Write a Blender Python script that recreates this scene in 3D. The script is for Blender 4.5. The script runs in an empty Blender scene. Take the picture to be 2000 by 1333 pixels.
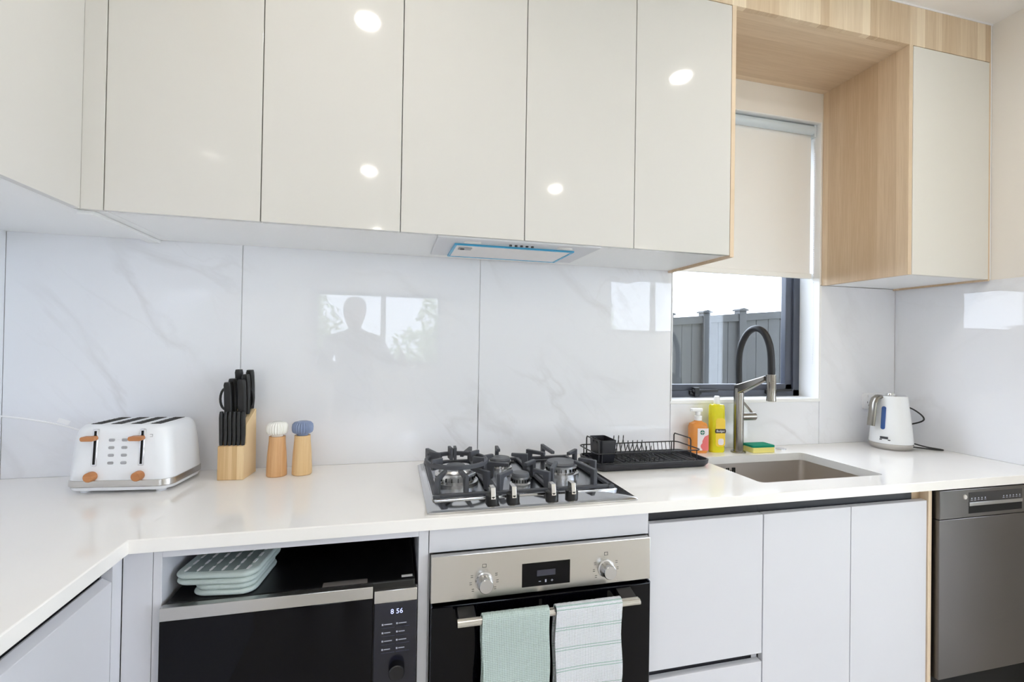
import bpy, bmesh, math, random
from mathutils import Vector, Matrix
random.seed(7)
PI = math.pi
scn = bpy.context.scene
COL = scn.collection

# ------------------------------------------------------------------ camera
cam_d = bpy.data.cameras.new('camera'); cam = bpy.data.objects.new('camera', cam_d); COL.objects.link(cam)
F_PX, YAW, PITCH, ROLL = 923.66, .246, .009, .0159
cam_d.sensor_width = 36; cam_d.lens = F_PX / 2000 * 36; cam_d.clip_start = .02
fw = Vector((math.sin(YAW)*math.cos(PITCH), math.cos(YAW)*math.cos(PITCH), math.sin(PITCH)))
rt = Vector((math.cos(YAW), -math.sin(YAW), 0)); up = rt.cross(fw)
r2 = rt*math.cos(ROLL) + up*math.sin(ROLL); u2 = up*math.cos(ROLL) - rt*math.sin(ROLL)
cam.matrix_world = Matrix(((r2.x, u2.x, -fw.x, 0), (r2.y, u2.y, -fw.y, -1.7326), (r2.z, u2.z, -fw.z, 1.3219), (0, 0, 0, 1)))
scn.camera = cam

# ------------------------------------------------------------------ world, exposure
wd = bpy.data.worlds.new('overcast_sky'); scn.world = wd; wd.use_nodes = True
bg = wd.node_tree.nodes['Background']
bg.inputs[0].default_value = (.83, .90, 1.03, 1); bg.inputs[1].default_value = 2.8
DOWNLIGHT = 80.0
vs = scn.view_settings
vs.view_transform = 'Standard'; vs.look = 'None'; vs.gamma = 1; vs.use_curve_mapping = False
vs.exposure = 1.54
cy = scn.cycles
cy.use_denoising = True
cy.adaptive_threshold = .02
cy.max_bounces = 9; cy.diffuse_bounces = 5; cy.glossy_bounces = 6; cy.transmission_bounces = 8; cy.transparent_max_bounces = 12
cy.caustics_reflective = False; cy.caustics_refractive = False
cy.sample_clamp_indirect = 6

# ------------------------------------------------------------------ mesh helpers
class MB:
    def __init__(s): s.v = []; s.f = []
    def add(s, vs_, fs):
        o = len(s.v); s.v += [tuple(p) for p in vs_]; s.f += [tuple(i+o for i in f) for f in fs]; return s
    def box(s, x0, x1, y0, y1, z0, z1):
        x0, x1 = min(x0, x1), max(x0, x1); y0, y1 = min(y0, y1), max(y0, y1); z0, z1 = min(z0, z1), max(z0, z1)
        return s.add([(x0,y0,z0),(x1,y0,z0),(x1,y1,z0),(x0,y1,z0),(x0,y0,z1),(x1,y0,z1),(x1,y1,z1),(x0,y1,z1)],
                     [(0,3,2,1),(4,5,6,7),(0,1,5,4),(1,2,6,5),(2,3,7,6),(3,0,4,7)])
    def prism(s, prof, axis, a0, a1):
        n = len(prof)
        def P(p, a): return {'x': (a, p[0], p[1]), 'y': (p[0], a, p[1]), 'z': (p[0], p[1], a)}[axis]
        return s.add([P(p, a0) for p in prof] + [P(p, a1) for p in prof],
              [tuple(range(n)), tuple(range(2*n-1, n-1, -1))] + [(i, i+n, (i+1) % n + n, (i+1) % n) for i in range(n)])
    def loft(s, rings, cap0=True, cap1=True, closed=True):
        n = len(rings[0]); V = [p for r in rings for p in r]; Fc = []
        for k in range(len(rings)-1):
            for i in range(n if closed else n-1):
                j = (i+1) % n
                Fc.append((k*n+i, k*n+j, (k+1)*n+j, (k+1)*n+i))
        if cap0: Fc.append(tuple(range(n-1, -1, -1)))
        if cap1: Fc.append(tuple((len(rings)-1)*n+i for i in range(n)))
        return s.add(V, Fc)
    def lathe(s, prof, c=(0, 0, 0), n=32, axis='z'):
        rings = []
        for r, h in prof:
            ring = []
            for i in range(n):
                a = 2*PI*i/n; p, q = r*math.cos(a), r*math.sin(a)
                ring.append({'z': (c[0]+p, c[1]+q, c[2]+h), 'y': (c[0]+p, c[1]+h, c[2]-q), 'x': (c[0]+h, c[1]+p, c[2]+q)}[axis])
            rings.append(ring)
        return s.loft(rings)
    def rod(s, a, b, r, n=10, r2=None):
        a = Vector(a); b = Vector(b); return s.tube([a, b], r, n, r2=r2)
    def tube(s, path, r, n=8, closed=False, r2=None):
        P = [Vector(p) for p in path]; m = len(P); rings = []; prev = None
        for i, p in enumerate(P):
            if closed: t = (P[(i+1) % m] - P[i-1])
            else: t = P[min(i+1, m-1)] - P[max(i-1, 0)]
            t.normalize()
            if prev is None:
                ref = Vector((0, 0, 1)) if abs(t.z) < .9 else Vector((1, 0, 0))
                a = t.cross(ref).normalized()
            else: a = (prev - t*prev.dot(t)).normalized()
            prev = a; b = t.cross(a)
            rr = r if r2 is None else r + (r2-r)*i/(m-1)
            rings.append([p + (a*math.cos(2*PI*k/n) + b*math.sin(2*PI*k/n))*rr for k in range(n)])
        if closed:
            rings.append(rings[0]); return s.loft(rings, False, False)
        return s.loft(rings)
def rrect(w, d, r, z, n=6, cx=0, cy_=0):
    out = []
    for qx, qy, a0 in ((1, 1, 0), (-1, 1, PI/2), (-1, -1, PI), (1, -1, 1.5*PI)):
        for k in range(n+1):
            a = a0 + PI/2*k/n
            out.append((cx + qx*(w/2-r) + r*math.cos(a), cy_ + qy*(d/2-r) + r*math.sin(a), z))
    return out
def swap_front(pts):   # lay a flat (x, y, z) outline up into the wall plane: x, height, depth
    return [(p[0], p[2], p[1]) for p in pts]
def spline(pts, n=8):
    P = [Vector(p) for p in pts]; out = []
    for i in range(len(P)-1):
        p0, p1, p2, p3 = P[max(i-1, 0)], P[i], P[i+1], P[min(i+2, len(P)-1)]
        for k in range(n):
            t = k/n
            out.append(.5*((2*p1) + (p2-p0)*t + (2*p0-5*p1+4*p2-p3)*t*t + (3*p1-p0-3*p2+p3)*t**3))
    return out + [P[-1]]

def build(name, mb, mat, bevel=0, seg=2, angle=None):
    if angle is None: angle = 20 if bevel else 35
    me = bpy.data.meshes.new(name); bm = bmesh.new()
    vv = [bm.verts.new(p) for p in mb.v]
    for f in mb.f:
        try: bm.faces.new([vv[i] for i in f])
        except ValueError: pass
    bmesh.ops.recalc_face_normals(bm, faces=bm.faces)
    if bevel:
        es = [e for e in bm.edges if len(e.link_faces) == 2 and e.calc_face_angle(0) > math.radians(40)]
        bmesh.ops.bevel(bm, geom=es, offset=bevel, segments=seg, profile=.5, affect='EDGES', clamp_overlap=True)
    for f in bm.faces: f.smooth = True
    for e in bm.edges: e.smooth = not (len(e.link_faces) == 2 and e.calc_face_angle(0) > math.radians(angle))
    bm.to_mesh(me); bm.free()
    if mat: me.materials.append(mat)
    return me
def link(name, me, parent=None, loc=(0, 0, 0)):
    o = bpy.data.objects.new(name, me); COL.objects.link(o); o.location = loc
    if parent is not None: o.parent = parent
    return o
def recentre(me):
    if not me.vertices: return Vector()
    xs = [v.co for v in me.vertices]
    c = Vector(((min(p.x for p in xs)+max(p.x for p in xs))/2, (min(p.y for p in xs)+max(p.y for p in xs))/2, min(p.z for p in xs)))
    me.transform(Matrix.Translation(-c)); return c
def part(name, mb, mat, parent, world=False, **k):
    me = build(name, mb, mat, **k)
    if world:
        q = parent
        while q.parent: q = q.parent
        me.transform(Matrix.Translation(-q.location))
    return link(name, me, parent)
def tag(o, label=None, cat=None, group=None, kind=None):
    for k, v in (('label', label), ('category', cat), ('group', group), ('kind', kind)):
        if v: o[k] = v
    return o
def thing(name, label, cat, loc=(0, 0, 0), rz=0, group=None):
    o = bpy.data.objects.new(name, None); COL.objects.link(o); o.empty_display_size = .05
    o.location = loc; o.rotation_euler = (0, 0, rz); return tag(o, label, cat, group)
def single(name, mb, mat, label, cat, group=None, **k):
    me = build(name, mb, mat, **k); c = recentre(me); return tag(link(name, me, None, c), label, cat, group)
def struct(name, mb, mat, label=None, cat=None, **k):
    o = link(name, build(name, mb, mat, **k)); return tag(o, label, cat, None, 'structure')
def box(*a): return MB().box(*a)
def text_mb(body, size, align='CENTER'):
    cu = bpy.data.curves.new('t', 'FONT'); cu.body = body; cu.size = size; cu.align_x = align; cu.align_y = 'CENTER'
    cu.resolution_u = 2; cu.extrude = .0002
    ob = bpy.data.objects.new('t', cu); COL.objects.link(ob)
    dg = bpy.context.evaluated_depsgraph_get(); me = bpy.data.meshes.new_from_object(ob.evaluated_get(dg))
    mb = MB().add([(v.co.x, -v.co.z, v.co.y) for v in me.vertices], [tuple(p.vertices) for p in me.polygons])
    bpy.data.objects.remove(ob); bpy.data.curves.remove(cu); bpy.data.meshes.remove(me)
    return mb
def moved(mb, d, rz=0, fn=None):
    m = Matrix.Translation(d) @ Matrix.Rotation(rz, 4, 'Z')
    mb.v = [tuple(m @ Vector(p)) for p in mb.v]; return mb

# ------------------------------------------------------------------ materials
def srgb(r, g, b):
    return tuple(((c/255)/12.92 if c/255 <= .04045 else ((c/255+.055)/1.055)**2.4) for c in (r, g, b)) + (1,)
def M(name, col, rough=.5, metal=0, coat=0, bump=0, bscale=200, var=0, vscale=30, trans=0, ior=1.5, emit=None, es=0, spec=.5, aniso=0, alpha=1):
    m = bpy.data.materials.new(name); m.use_nodes = True; nt = m.node_tree; p = nt.nodes['Principled BSDF']
    p.inputs['Base Color'].default_value = col; p.inputs['Roughness'].default_value = rough
    p.inputs['Metallic'].default_value = metal; p.inputs['Coat Weight'].default_value = coat; p.inputs['Coat Roughness'].default_value = .03
    p.inputs['Transmission Weight'].default_value = trans; p.inputs['IOR'].default_value = ior
    p.inputs['Specular IOR Level'].default_value = spec
    if emit: p.inputs['Emission Color'].default_value = emit; p.inputs['Emission Strength'].default_value = es
    tc = nt.nodes.new('ShaderNodeTexCoord')
    if var:
        nz = nt.nodes.new('ShaderNodeTexNoise'); nz.inputs['Scale'].default_value = vscale; nz.inputs['Detail'].default_value = 4
        nt.links.new(tc.outputs['Object'], nz.inputs['Vector'])
        mx = nt.nodes.new('ShaderNodeMix'); mx.data_type = 'RGBA'; mx.blend_type = 'MULTIPLY'; mx.inputs[0].default_value = 1
        rp = nt.nodes.new('ShaderNodeMapRange'); rp.inputs['From Min'].default_value = .3; rp.inputs['From Max'].default_value = .7
        rp.inputs['To Min'].default_value = 1-var; rp.inputs['To Max'].default_value = 1
        nt.links.new(nz.outputs['Fac'], rp.inputs['Value']); mx.inputs[6].default_value = col
        nt.links.new(rp.outputs[0], mx.inputs[7]); nt.links.new(mx.outputs[2], p.inputs['Base Color'])
    if bump:
        nb = nt.nodes.new('ShaderNodeTexNoise'); nb.inputs['Scale'].default_value = bscale
        nt.links.new(tc.outputs['Object'], nb.inputs['Vector'])
        bp = nt.nodes.new('ShaderNodeBump'); bp.inputs['Strength'].default_value = bump; bp.inputs['Distance'].default_value = .002
        nt.links.new(nb.outputs['Fac'], bp.inputs['Height']); nt.links.new(bp.outputs[0], p.inputs['Normal'])
    return m
def wood(name, c_dark, c_light, along, across, strip=.05, rough=.5, world=True, stripvar=.62):
    """oak laminate: strips across one axis, long grain along another"""
    m = bpy.data.materials.new(name); m.use_nodes = True; nt = m.node_tree; L = nt.links.new; p = nt.nodes['Principled BSDF']
    src = nt.nodes.new('ShaderNodeNewGeometry').outputs['Position'] if world else nt.nodes.new('ShaderNodeTexCoord').outputs['Object']
    sp = nt.nodes.new('ShaderNodeSeparateXYZ'); L(src, sp.inputs[0])
    def math_(op, a, b=None):
        n = nt.nodes.new('ShaderNodeMath'); n.operation = op
        for i, q in enumerate((a, b)):
            if q is None: continue
            if isinstance(q, (int, float)): n.inputs[i].default_value = q
            else: L(q, n.inputs[i])
        return n.outputs[0]
    ac, al = sp.outputs[across], sp.outputs[along]
    nz0 = nt.nodes.new('ShaderNodeTexNoise'); nz0.noise_dimensions = '1D'; nz0.inputs['Scale'].default_value = 4/strip*.1; L(ac, nz0.inputs['W'])
    warped = math_('ADD', math_('DIVIDE', ac, strip), math_('MULTIPLY', nz0.outputs['Fac'], 1.2))
    wn = nt.nodes.new('ShaderNodeTexWhiteNoise'); wn.noise_dimensions = '1D'; L(math_('FLOOR', warped), wn.inputs['W'])
    cmb = nt.nodes.new('ShaderNodeCombineXYZ')
    L(math_('MULTIPLY', ac, 220), cmb.inputs[0]); L(math_('MULTIPLY', al, 7), cmb.inputs[1]); L(math_('MULTIPLY', wn.outputs[0], 40), cmb.inputs[2])
    g = nt.nodes.new('ShaderNodeTexNoise'); g.inputs['Scale'].default_value = 1; g.inputs['Detail'].default_value = 5; g.inputs['Distortion'].default_value = .6; L(cmb.outputs[0], g.inputs['Vector'])
    cm2 = nt.nodes.new('ShaderNodeCombineXYZ')
    L(math_('MULTIPLY', ac, 40), cm2.inputs[0]); L(math_('MULTIPLY', al, 2), cm2.inputs[1]); L(math_('MULTIPLY', wn.outputs[0], 90), cm2.inputs[2])
    g2 = nt.nodes.new('ShaderNodeTexNoise'); g2.inputs['Scale'].default_value = 1; g2.inputs['Detail'].default_value = 3; L(cm2.outputs[0], g2.inputs['Vector'])
    fac = math_('ADD', math_('MULTIPLY', wn.outputs[0], stripvar), math_('MULTIPLY', math_('ADD', math_('MULTIPLY', g.outputs['Fac'], .7), math_('MULTIPLY', g2.outputs['Fac'], .5)), 1-stripvar*.6))
    mr = nt.nodes.new('ShaderNodeMapRange'); mr.inputs['From Min'].default_value = .36; mr.inputs['From Max'].default_value = .98; L(fac, mr.inputs['Value'])
    mx = nt.nodes.new('ShaderNodeMix'); mx.data_type = 'RGBA'; L(mr.outputs[0], mx.inputs[0]); mx.inputs[6].default_value = c_dark; mx.inputs[7].default_value = c_light
    L(mx.outputs[2], p.inputs['Base Color']); p.inputs['Roughness'].default_value = rough
    bp = nt.nodes.new('ShaderNodeBump'); bp.inputs['Strength'].default_value = .12; bp.inputs['Distance'].default_value = .001
    L(g.outputs['Fac'], bp.inputs['Height']); L(bp.outputs[0], p.inputs['Normal'])
    return m
def marble(name, base, vein, sx=0.0):
    m = bpy.data.materials.new(name); m.use_nodes = True; nt = m.node_tree; L = nt.links.new; p = nt.nodes['Principled BSDF']
    pos = nt.nodes.new('ShaderNodeNewGeometry').outputs['Position']
    mp = nt.nodes.new('ShaderNodeMapping'); mp.inputs['Rotation'].default_value = (.3, -.75, -.4); mp.inputs['Location'].default_value = (sx, 0, 0); L(pos, mp.inputs[0])
    tot = None
    for sc, w, dist in ((1.1, .030, 2.2), (2.3, .02, 1.6)):
        n = nt.nodes.new('ShaderNodeTexNoise'); n.inputs['Scale'].default_value = sc; n.inputs['Detail'].default_value = 7; n.inputs['Distortion'].default_value = dist*.35
        mp2 = nt.nodes.new('ShaderNodeMapping'); mp2.inputs['Scale'].default_value = (1, 1, 2.4); L(mp.outputs[0], mp2.inputs[0]); L(mp2.outputs[0], n.inputs['Vector'])
        a = nt.nodes.new('ShaderNodeMath'); a.operation = 'SUBTRACT'; L(n.outputs['Fac'], a.inputs[0]); a.inputs[1].default_value = .5
        b = nt.nodes.new('ShaderNodeMath'); b.operation = 'ABSOLUTE'; L(a.outputs[0], b.inputs[0])
        r = nt.nodes.new('ShaderNodeMapRange'); r.inputs['From Max'].default_value = w; r.inputs['To Min'].default_value = 1; r.inputs['To Max'].default_value = 0; L(b.outputs[0], r.inputs['Value'])
        if tot is None: tot = r.outputs[0]
        else:
            q = nt.nodes.new('ShaderNodeMath'); q.operation = 'MULTIPLY_ADD'; L(r.outputs[0], q.inputs[0]); q.inputs[1].default_value = .35; L(tot, q.inputs[2]); tot = q.outputs[0]
    mask = nt.nodes.new('ShaderNodeTexNoise'); mask.inputs['Scale'].default_value = 1.7; L(mp.outputs[0], mask.inputs['Vector'])
    mr = nt.nodes.new('ShaderNodeMapRange'); mr.inputs['From Min'].default_value = .42; mr.inputs['From Max'].default_value = .68; L(mask.outputs['Fac'], mr.inputs['Value'])
    q = nt.nodes.new('ShaderNodeMath'); q.operation = 'MULTIPLY'; q.use_clamp = True; L(tot, q.inputs[0]); L(mr.outputs[0], q.inputs[1])
    mx = nt.nodes.new('ShaderNodeMix'); mx.data_type = 'RGBA'; L(q.outputs[0], mx.inputs[0]); mx.inputs[6].default_value = base; mx.inputs[7].default_value = vein
    L(mx.outputs[2], p.inputs['Base Color']); p.inputs['Roughness'].default_value = .015; p.inputs['Specular IOR Level'].default_value = .5
    return m
def brushed(name, col, rough=.3, axis=0, scale=(4, 400, 400)):
    m = M(name, col, rough, 1); nt = m.node_tree; L = nt.links.new; p = nt.nodes['Principled BSDF']
    tc = nt.nodes.new('ShaderNodeTexCoord'); mp = nt.nodes.new('ShaderNodeMapping'); mp.inputs['Scale'].default_value = scale; L(tc.outputs['Object'], mp.inputs[0])
    n = nt.nodes.new('ShaderNodeTexNoise'); n.inputs['Scale'].default_value = 1; n.inputs['Detail'].default_value = 3; L(mp.outputs[0], n.inputs['Vector'])
    r = nt.nodes.new('ShaderNodeMapRange'); r.inputs['To Min'].default_value = rough*.92; r.inputs['To Max'].default_value = rough*1.08; L(n.outputs['Fac'], r.inputs['Value']); L(r.outputs[0], p.inputs['Roughness'])
    return m
def waffle(name, col, col2=None, stripes=None, cell=.0042):
    m = M(name, col, .95, spec=.1); nt = m.node_tree; L = nt.links.new; p = nt.nodes['Principled BSDF']
    tc = nt.nodes.new('ShaderNodeTexCoord'); sp = nt.nodes.new('ShaderNodeSeparateXYZ'); L(tc.outputs['Object'], sp.inputs[0])
    def mt(op, a, b=None, c=None):
        n = nt.nodes.new('ShaderNodeMath'); n.operation = op
        for i, q in enumerate((a, b, c)):
            if q is None: continue
            if isinstance(q, (int, float)): n.inputs[i].default_value = q
            else: L(q, n.inputs[i])
        return n.outputs[0]
    u, v = mt('MULTIPLY', mt('ADD', sp.outputs[0], sp.outputs[2]), PI/cell), mt('MULTIPLY', mt('SUBTRACT', sp.outputs[0], sp.outputs[2]), PI/cell)
    h = mt('MULTIPLY', mt('SINE', u), mt('SINE', v))
    bp = nt.nodes.new('ShaderNodeBump'); bp.inputs['Strength'].default_value = .55; bp.inputs['Distance'].default_value = .0025; L(h, bp.inputs['Height']); L(bp.outputs[0], p.inputs['Normal'])
    hh = nt.nodes.new('ShaderNodeMapRange'); hh.inputs['From Min'].default_value = -1; hh.inputs['To Min'].default_value = .86; L(h, hh.inputs['Value'])
    mx = nt.nodes.new('ShaderNodeMix'); mx.data_type = 'RGBA'; mx.blend_type = 'MULTIPLY'; mx.inputs[0].default_value = 1; L(hh.outputs[0], mx.inputs[7]); mx.inputs[6].default_value = col
    out = mx.outputs[2]
    if stripes:
        z0, per, gap, w = stripes
        t = mt('MODULO', mt('ADD', mt('SUBTRACT', z0, sp.outputs[2]), per*20+per/2), per)
        d = mt('ABSOLUTE', mt('SUBTRACT', mt('ABSOLUTE', mt('SUBTRACT', t, per/2)), gap))
        k = mt('LESS_THAN', d, w)
        m2 = nt.nodes.new('ShaderNodeMix'); m2.data_type = 'RGBA'; L(k, m2.inputs[0]); L(out, m2.inputs[6]); m2.inputs[7].default_value = col2; out = m2.outputs[2]
    L(out, p.inputs['Base Color'])
    return m

m_wall = M('plaster_paint', srgb(243, 237, 230), .7, bump=.03, bscale=400)
m_ceil = M('ceiling_paint', srgb(249, 247, 246), .8)
m_gloss = M('gloss_white_door', srgb(216, 213, 209), .06, var=.01, vscale=3)
m_white = M('satin_white_door', srgb(218, 218, 224), .28, var=.01, vscale=3)
m_carc = M('white_carcass', srgb(248, 248, 248), .35)
m_tile = marble('marble_tile', srgb(240, 241, 246), srgb(230, 230, 234))
m_grout = M('pale_grout', srgb(232, 231, 231), .8)
m_stone = M('quartz_worktop', srgb(249, 246, 243), .1, var=.012, vscale=9)
m_oakv = wood('oak_laminate_upright', srgb(205, 178, 146), srgb(244, 226, 200), 2, 0, .045)
m_oaks = wood('oak_laminate_side', srgb(202, 174, 142), srgb(238, 217, 190), 2, 1, .07)
m_oakh = wood('oak_laminate_soffit', srgb(206, 180, 150), srgb(240, 220, 194), 0, 1, .07)
m_oake = M('oak_edge_band', srgb(216, 190, 158), .5, var=.15, vscale=60)
m_black = M('black_channel', srgb(24, 24, 32), .45)
m_blackp = M('black_plastic', srgb(18, 18, 20), .4, bump=.02)
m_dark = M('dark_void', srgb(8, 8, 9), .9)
m_bglass = M('black_glass', srgb(4, 4, 9), .03, spec=.2)
m_mwtop = M('black_painted_steel', srgb(8, 8, 10), .35)
m_steel = brushed('brushed_steel', srgb(205, 202, 198), .26, scale=(3, 300, 300))
m_steelp = brushed('polished_steel', srgb(200, 200, 202), .12)
m_sink = brushed('sink_steel', srgb(214, 208, 202), .38, scale=(20, 20, 300))
m_dw = brushed('dishwasher_steel', srgb(112, 109, 108), .33, scale=(3, 300, 300))
m_chrome = M('chrome', srgb(225, 225, 228), .06, 1)
m_gun = brushed('gunmetal', srgb(150, 145, 138), .22, scale=(200, 200, 4))
m_iron = M('cast_iron', srgb(74, 76, 83), .5, bump=.15, bscale=500)
m_enam = M('burner_cap_enamel', srgb(96, 98, 104), .4)
m_burn = M('burner_alloy', srgb(232, 232, 234), .28, 1)
m_rubber = M('black_rubber_hose', srgb(22, 23, 28), .45)
m_wire = M('black_coated_wire', srgb(30, 31, 36), .4)
m_tray = M('black_tray_plastic', srgb(38, 39, 46), .35, bump=.02)
m_toast = M('toaster_white', srgb(238, 240, 244), .3)
m_tan = wood('beech_handle', srgb(168, 104, 60), srgb(205, 142, 92), 0, 2, .02, .45, False, .2)
m_pine = wood('pine_block', srgb(206, 168, 118), srgb(240, 212, 166), 2, 0, .014, .5, False, .55)
m_beech = wood('beech_mill', srgb(205, 154, 104), srgb(232, 190, 142), 2, 0, .02, .45, False, .2)
m_beechl = wood('pale_beech_mill', srgb(222, 184, 132), srgb(240, 208, 160), 2, 0, .02, .45, False, .2)
m_cerw = M('white_ceramic', srgb(244, 242, 236), .15)
m_cerb = M('blue_ceramic', srgb(132, 146, 178), .2)
m_green = M('sponge_scourer', srgb(0, 140, 110), .9, bump=.6, bscale=600)
m_yellow = M('sponge_foam', srgb(244, 232, 140), .9, bump=.4, bscale=500)
m_handle = M('knife_handle', srgb(22, 22, 24), .42, bump=.04)
m_blade = M('blade_steel', srgb(200, 200, 200), .2, 1)
m_grey = M('grey_button', srgb(168, 168, 172), .5)
m_ink = M('dark_print', srgb(60, 60, 64), .6)
m_inkw = M('pale_print', srgb(170, 172, 185), .6)
m_lcd = M('clock_digits', srgb(150, 160, 230), .5, emit=srgb(190, 195, 255), es=.45)
m_screen = M('dim_screen', srgb(58, 58, 72), .2)
m_film = M('blue_protective_film', srgb(70, 170, 215), .25)
m_hood = M('hood_painted_metal', srgb(214, 214, 218), .3)
m_filt = M('filter_panel', srgb(238, 234, 232), .35)
m_alum = M('charcoal_window_frame', srgb(74, 78, 90), .35)
m_blind = M('blind_fabric', srgb(246, 244, 241), .85, bump=.05, bscale=700)
m_reveal = M('white_reveal', srgb(246, 246, 246), .35)
m_pvc = M('grey_fence_paint', srgb(38, 41, 46), .5, var=.06, vscale=4)
m_sage = waffle('sage_waffle', srgb(198, 214, 210))
m_whitetowel = waffle('white_waffle', srgb(238, 240, 246), srgb(178, 200, 196), (.6765, .0495, .0032, .0011), .0034)
m_sagep = M('sage_quilt', srgb(192, 204, 202), .95, bump=.5, bscale=250, spec=.1)
m_floor = M('floor_tile', srgb(208, 202, 194), .35, var=.06, vscale=4)
m_skin = M('skin', srgb(190, 140, 110), .5)
m_shirt = M('dark_shirt', srgb(62, 64, 72), .9)
m_trous = M('dark_trousers', srgb(40, 42, 50), .9)
m_hair = M('black_hair', srgb(20, 18, 18), .6)
m_leaf = M('tree_leaves', srgb(190, 208, 152), .7, var=.3, vscale=3)
m_bark = M('tree_bark', srgb(80, 66, 54), .9)
m_grass = M('lawn', srgb(120, 138, 82), .9, var=.4, vscale=1.5)
def glass(name, col=(1, 1, 1, 1), tint=.9):
    m = bpy.data.materials.new(name); m.use_nodes = True; nt = m.node_tree; L = nt.links.new
    nt.nodes.remove(nt.nodes['Principled BSDF']); out = nt.nodes['Material Output']
    t = nt.nodes.new('ShaderNodeBsdfTransparent'); t.inputs[0].default_value = (col[0]*tint, col[1]*tint, col[2]*tint, 1)
    g = nt.nodes.new('ShaderNodeBsdfGlossy'); g.inputs['Roughness'].default_value = .01
    lw = nt.nodes.new('ShaderNodeLayerWeight'); lw.inputs['Blend'].default_value = .5
    pw = nt.nodes.new('ShaderNodeMath'); pw.operation = 'POWER'; L(lw.outputs['Facing'], pw.inputs[0]); pw.inputs[1].default_value = 5
    fr = nt.nodes.new('ShaderNodeMath'); fr.operation = 'MULTIPLY_ADD'; L(pw.outputs[0], fr.inputs[0]); fr.inputs[1].default_value = .95; fr.inputs[2].default_value = .045
    mx = nt.nodes.new('ShaderNodeMixShader'); L(fr.outputs[0], mx.inputs[0]); L(t.outputs[0], mx.inputs[1]); L(g.outputs[0], mx.inputs[2]); L(mx.outputs[0], out.inputs[0])
    return m
m_glass = glass('window_glass', (.97, .99, 1), .97)
def liquid(name, col, t=.55):
    m = M(name, col, .08, trans=t, ior=1.33); return m
m_orange = liquid('orange_soap', srgb(255, 168, 88), .25); m_lemon = liquid('yellow_liquid', srgb(255, 244, 50), .25)
m_clear = M('clear_plastic', srgb(245, 245, 245), .1, trans=.75, ior=1.2)
m_label = M('label_white', srgb(245, 235, 238), .4); m_labelp = M('label_pink', srgb(238, 120, 120), .4); m_labely = M('label_yellow', srgb(252, 214, 70), .4)
m_emblem = M('emblem_green', srgb(20, 120, 96), .4); m_brown = M('banner_brown', srgb(70, 52, 44), .4)
m_cap = M('cap_white', srgb(246, 246, 248), .35)
m_kett = M('kettle_white', srgb(240, 242, 245), .22)
m_kblue = M('water_gauge', srgb(62, 96, 160), .1)
m_cord = M('black_cord', srgb(34, 36, 38), .5); m_cordw = M('white_cord', srgb(240, 240, 242), .5)

# ------------------------------------------------------------------ dimensions (m)
XL, XR, ZC = -1.124, 2.306, 2.638
YF = -5.0; XR2 = 5.0; YJ = -.95          # far front wall, far right wall of the living side, end of kitchen right wall
ZU, DU, ZT = 1.6363, .3703, 2.484          # uppers: bottom, depth, top
CT, CB, DC, DF = .90, .871, .5735, .5535   # worktop top / bottom / depth, base front plane
W0, W1, WZ0, WZ1 = 1.112, 1.868, 1.099, 2.3557

# ------------------------------------------------------------------ room shell
struct('floor', box(XL-.1, XR2+.1, YF-.1, .15, -.05, 0), m_floor)
struct('ceiling', box(XL-.1, XR2+.1, YF-.1, .15, ZC, ZC+.05), m_ceil)
wb = MB()
T = .012  # tile thickness: tile face at y=0, plaster behind
wb.box(XL-.1, W0, T, .16, 0, ZC); wb.box(W1, XR+.1, T, .16, 0, ZC); wb.box(W0, W1, T, .16, 0, WZ0); wb.box(W0, W1, T, .16, WZ1, ZC)
wall_back = struct('wall_back', wb, m_wall)
wl = struct('wall_left', box(XL-.1, XL-T, YF, .16, 0, ZC), m_wall)
wr = struct('wall_right', box(XR+T, XR+.12, YJ, .16, 0, ZC), m_wall)
struct('wall_nook', box(XR+.12, XR2, YJ, YJ+.12, 0, ZC), m_wall)
FA = (-1.04, .66, 1.02, 2.02); FB = (3.23, 4.45, 1.54, 2.42)
wf = MB()
wf.box(XL-.1, FA[0], YF-.12, YF, 0, ZC); wf.box(FA[0], FA[1], YF-.12, YF, 0, FA[2]); wf.box(FA[0], FA[1], YF-.12, YF, FA[3], ZC)
wf.box(FA[1], FB[0], YF-.12, YF, 0, ZC); wf.box(FB[0], FB[1], YF-.12, YF, 0, FB[2]); wf.box(FB[0], FB[1], YF-.12, YF, FB[3], ZC); wf.box(FB[1], XR2+.1, YF-.12, YF, 0, ZC)
struct('wall_front', wf, m_wall)
SD = (-4.85, -1.0, .05, 2.5)  # unseen sliding doors, added in the far right wall for more daylight
wq = MB(); wq.box(XR2, XR2+.1, YF, SD[0], 0, ZC); wq.box(XR2, XR2+.1, SD[1], YJ+.12, 0, ZC); wq.box(XR2, XR2+.1, SD[0], SD[1], SD[3], ZC); wq.box(XR2, XR2+.1, SD[0], SD[1], 0, SD[2])
struct('wall_far', wq, m_wall)
# plaster facing above the window (flush with tiles)
wp = MB(); wp.box(W0, XR, 0, T, WZ1, ZT+.02); wp.box(W0, W0+.001, 0, T, ZU, WZ1); wp.box(W1, XR, 0, T, ZU-.02, WZ1)
part('plaster_facing', wp, m_wall, wall_back)

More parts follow.
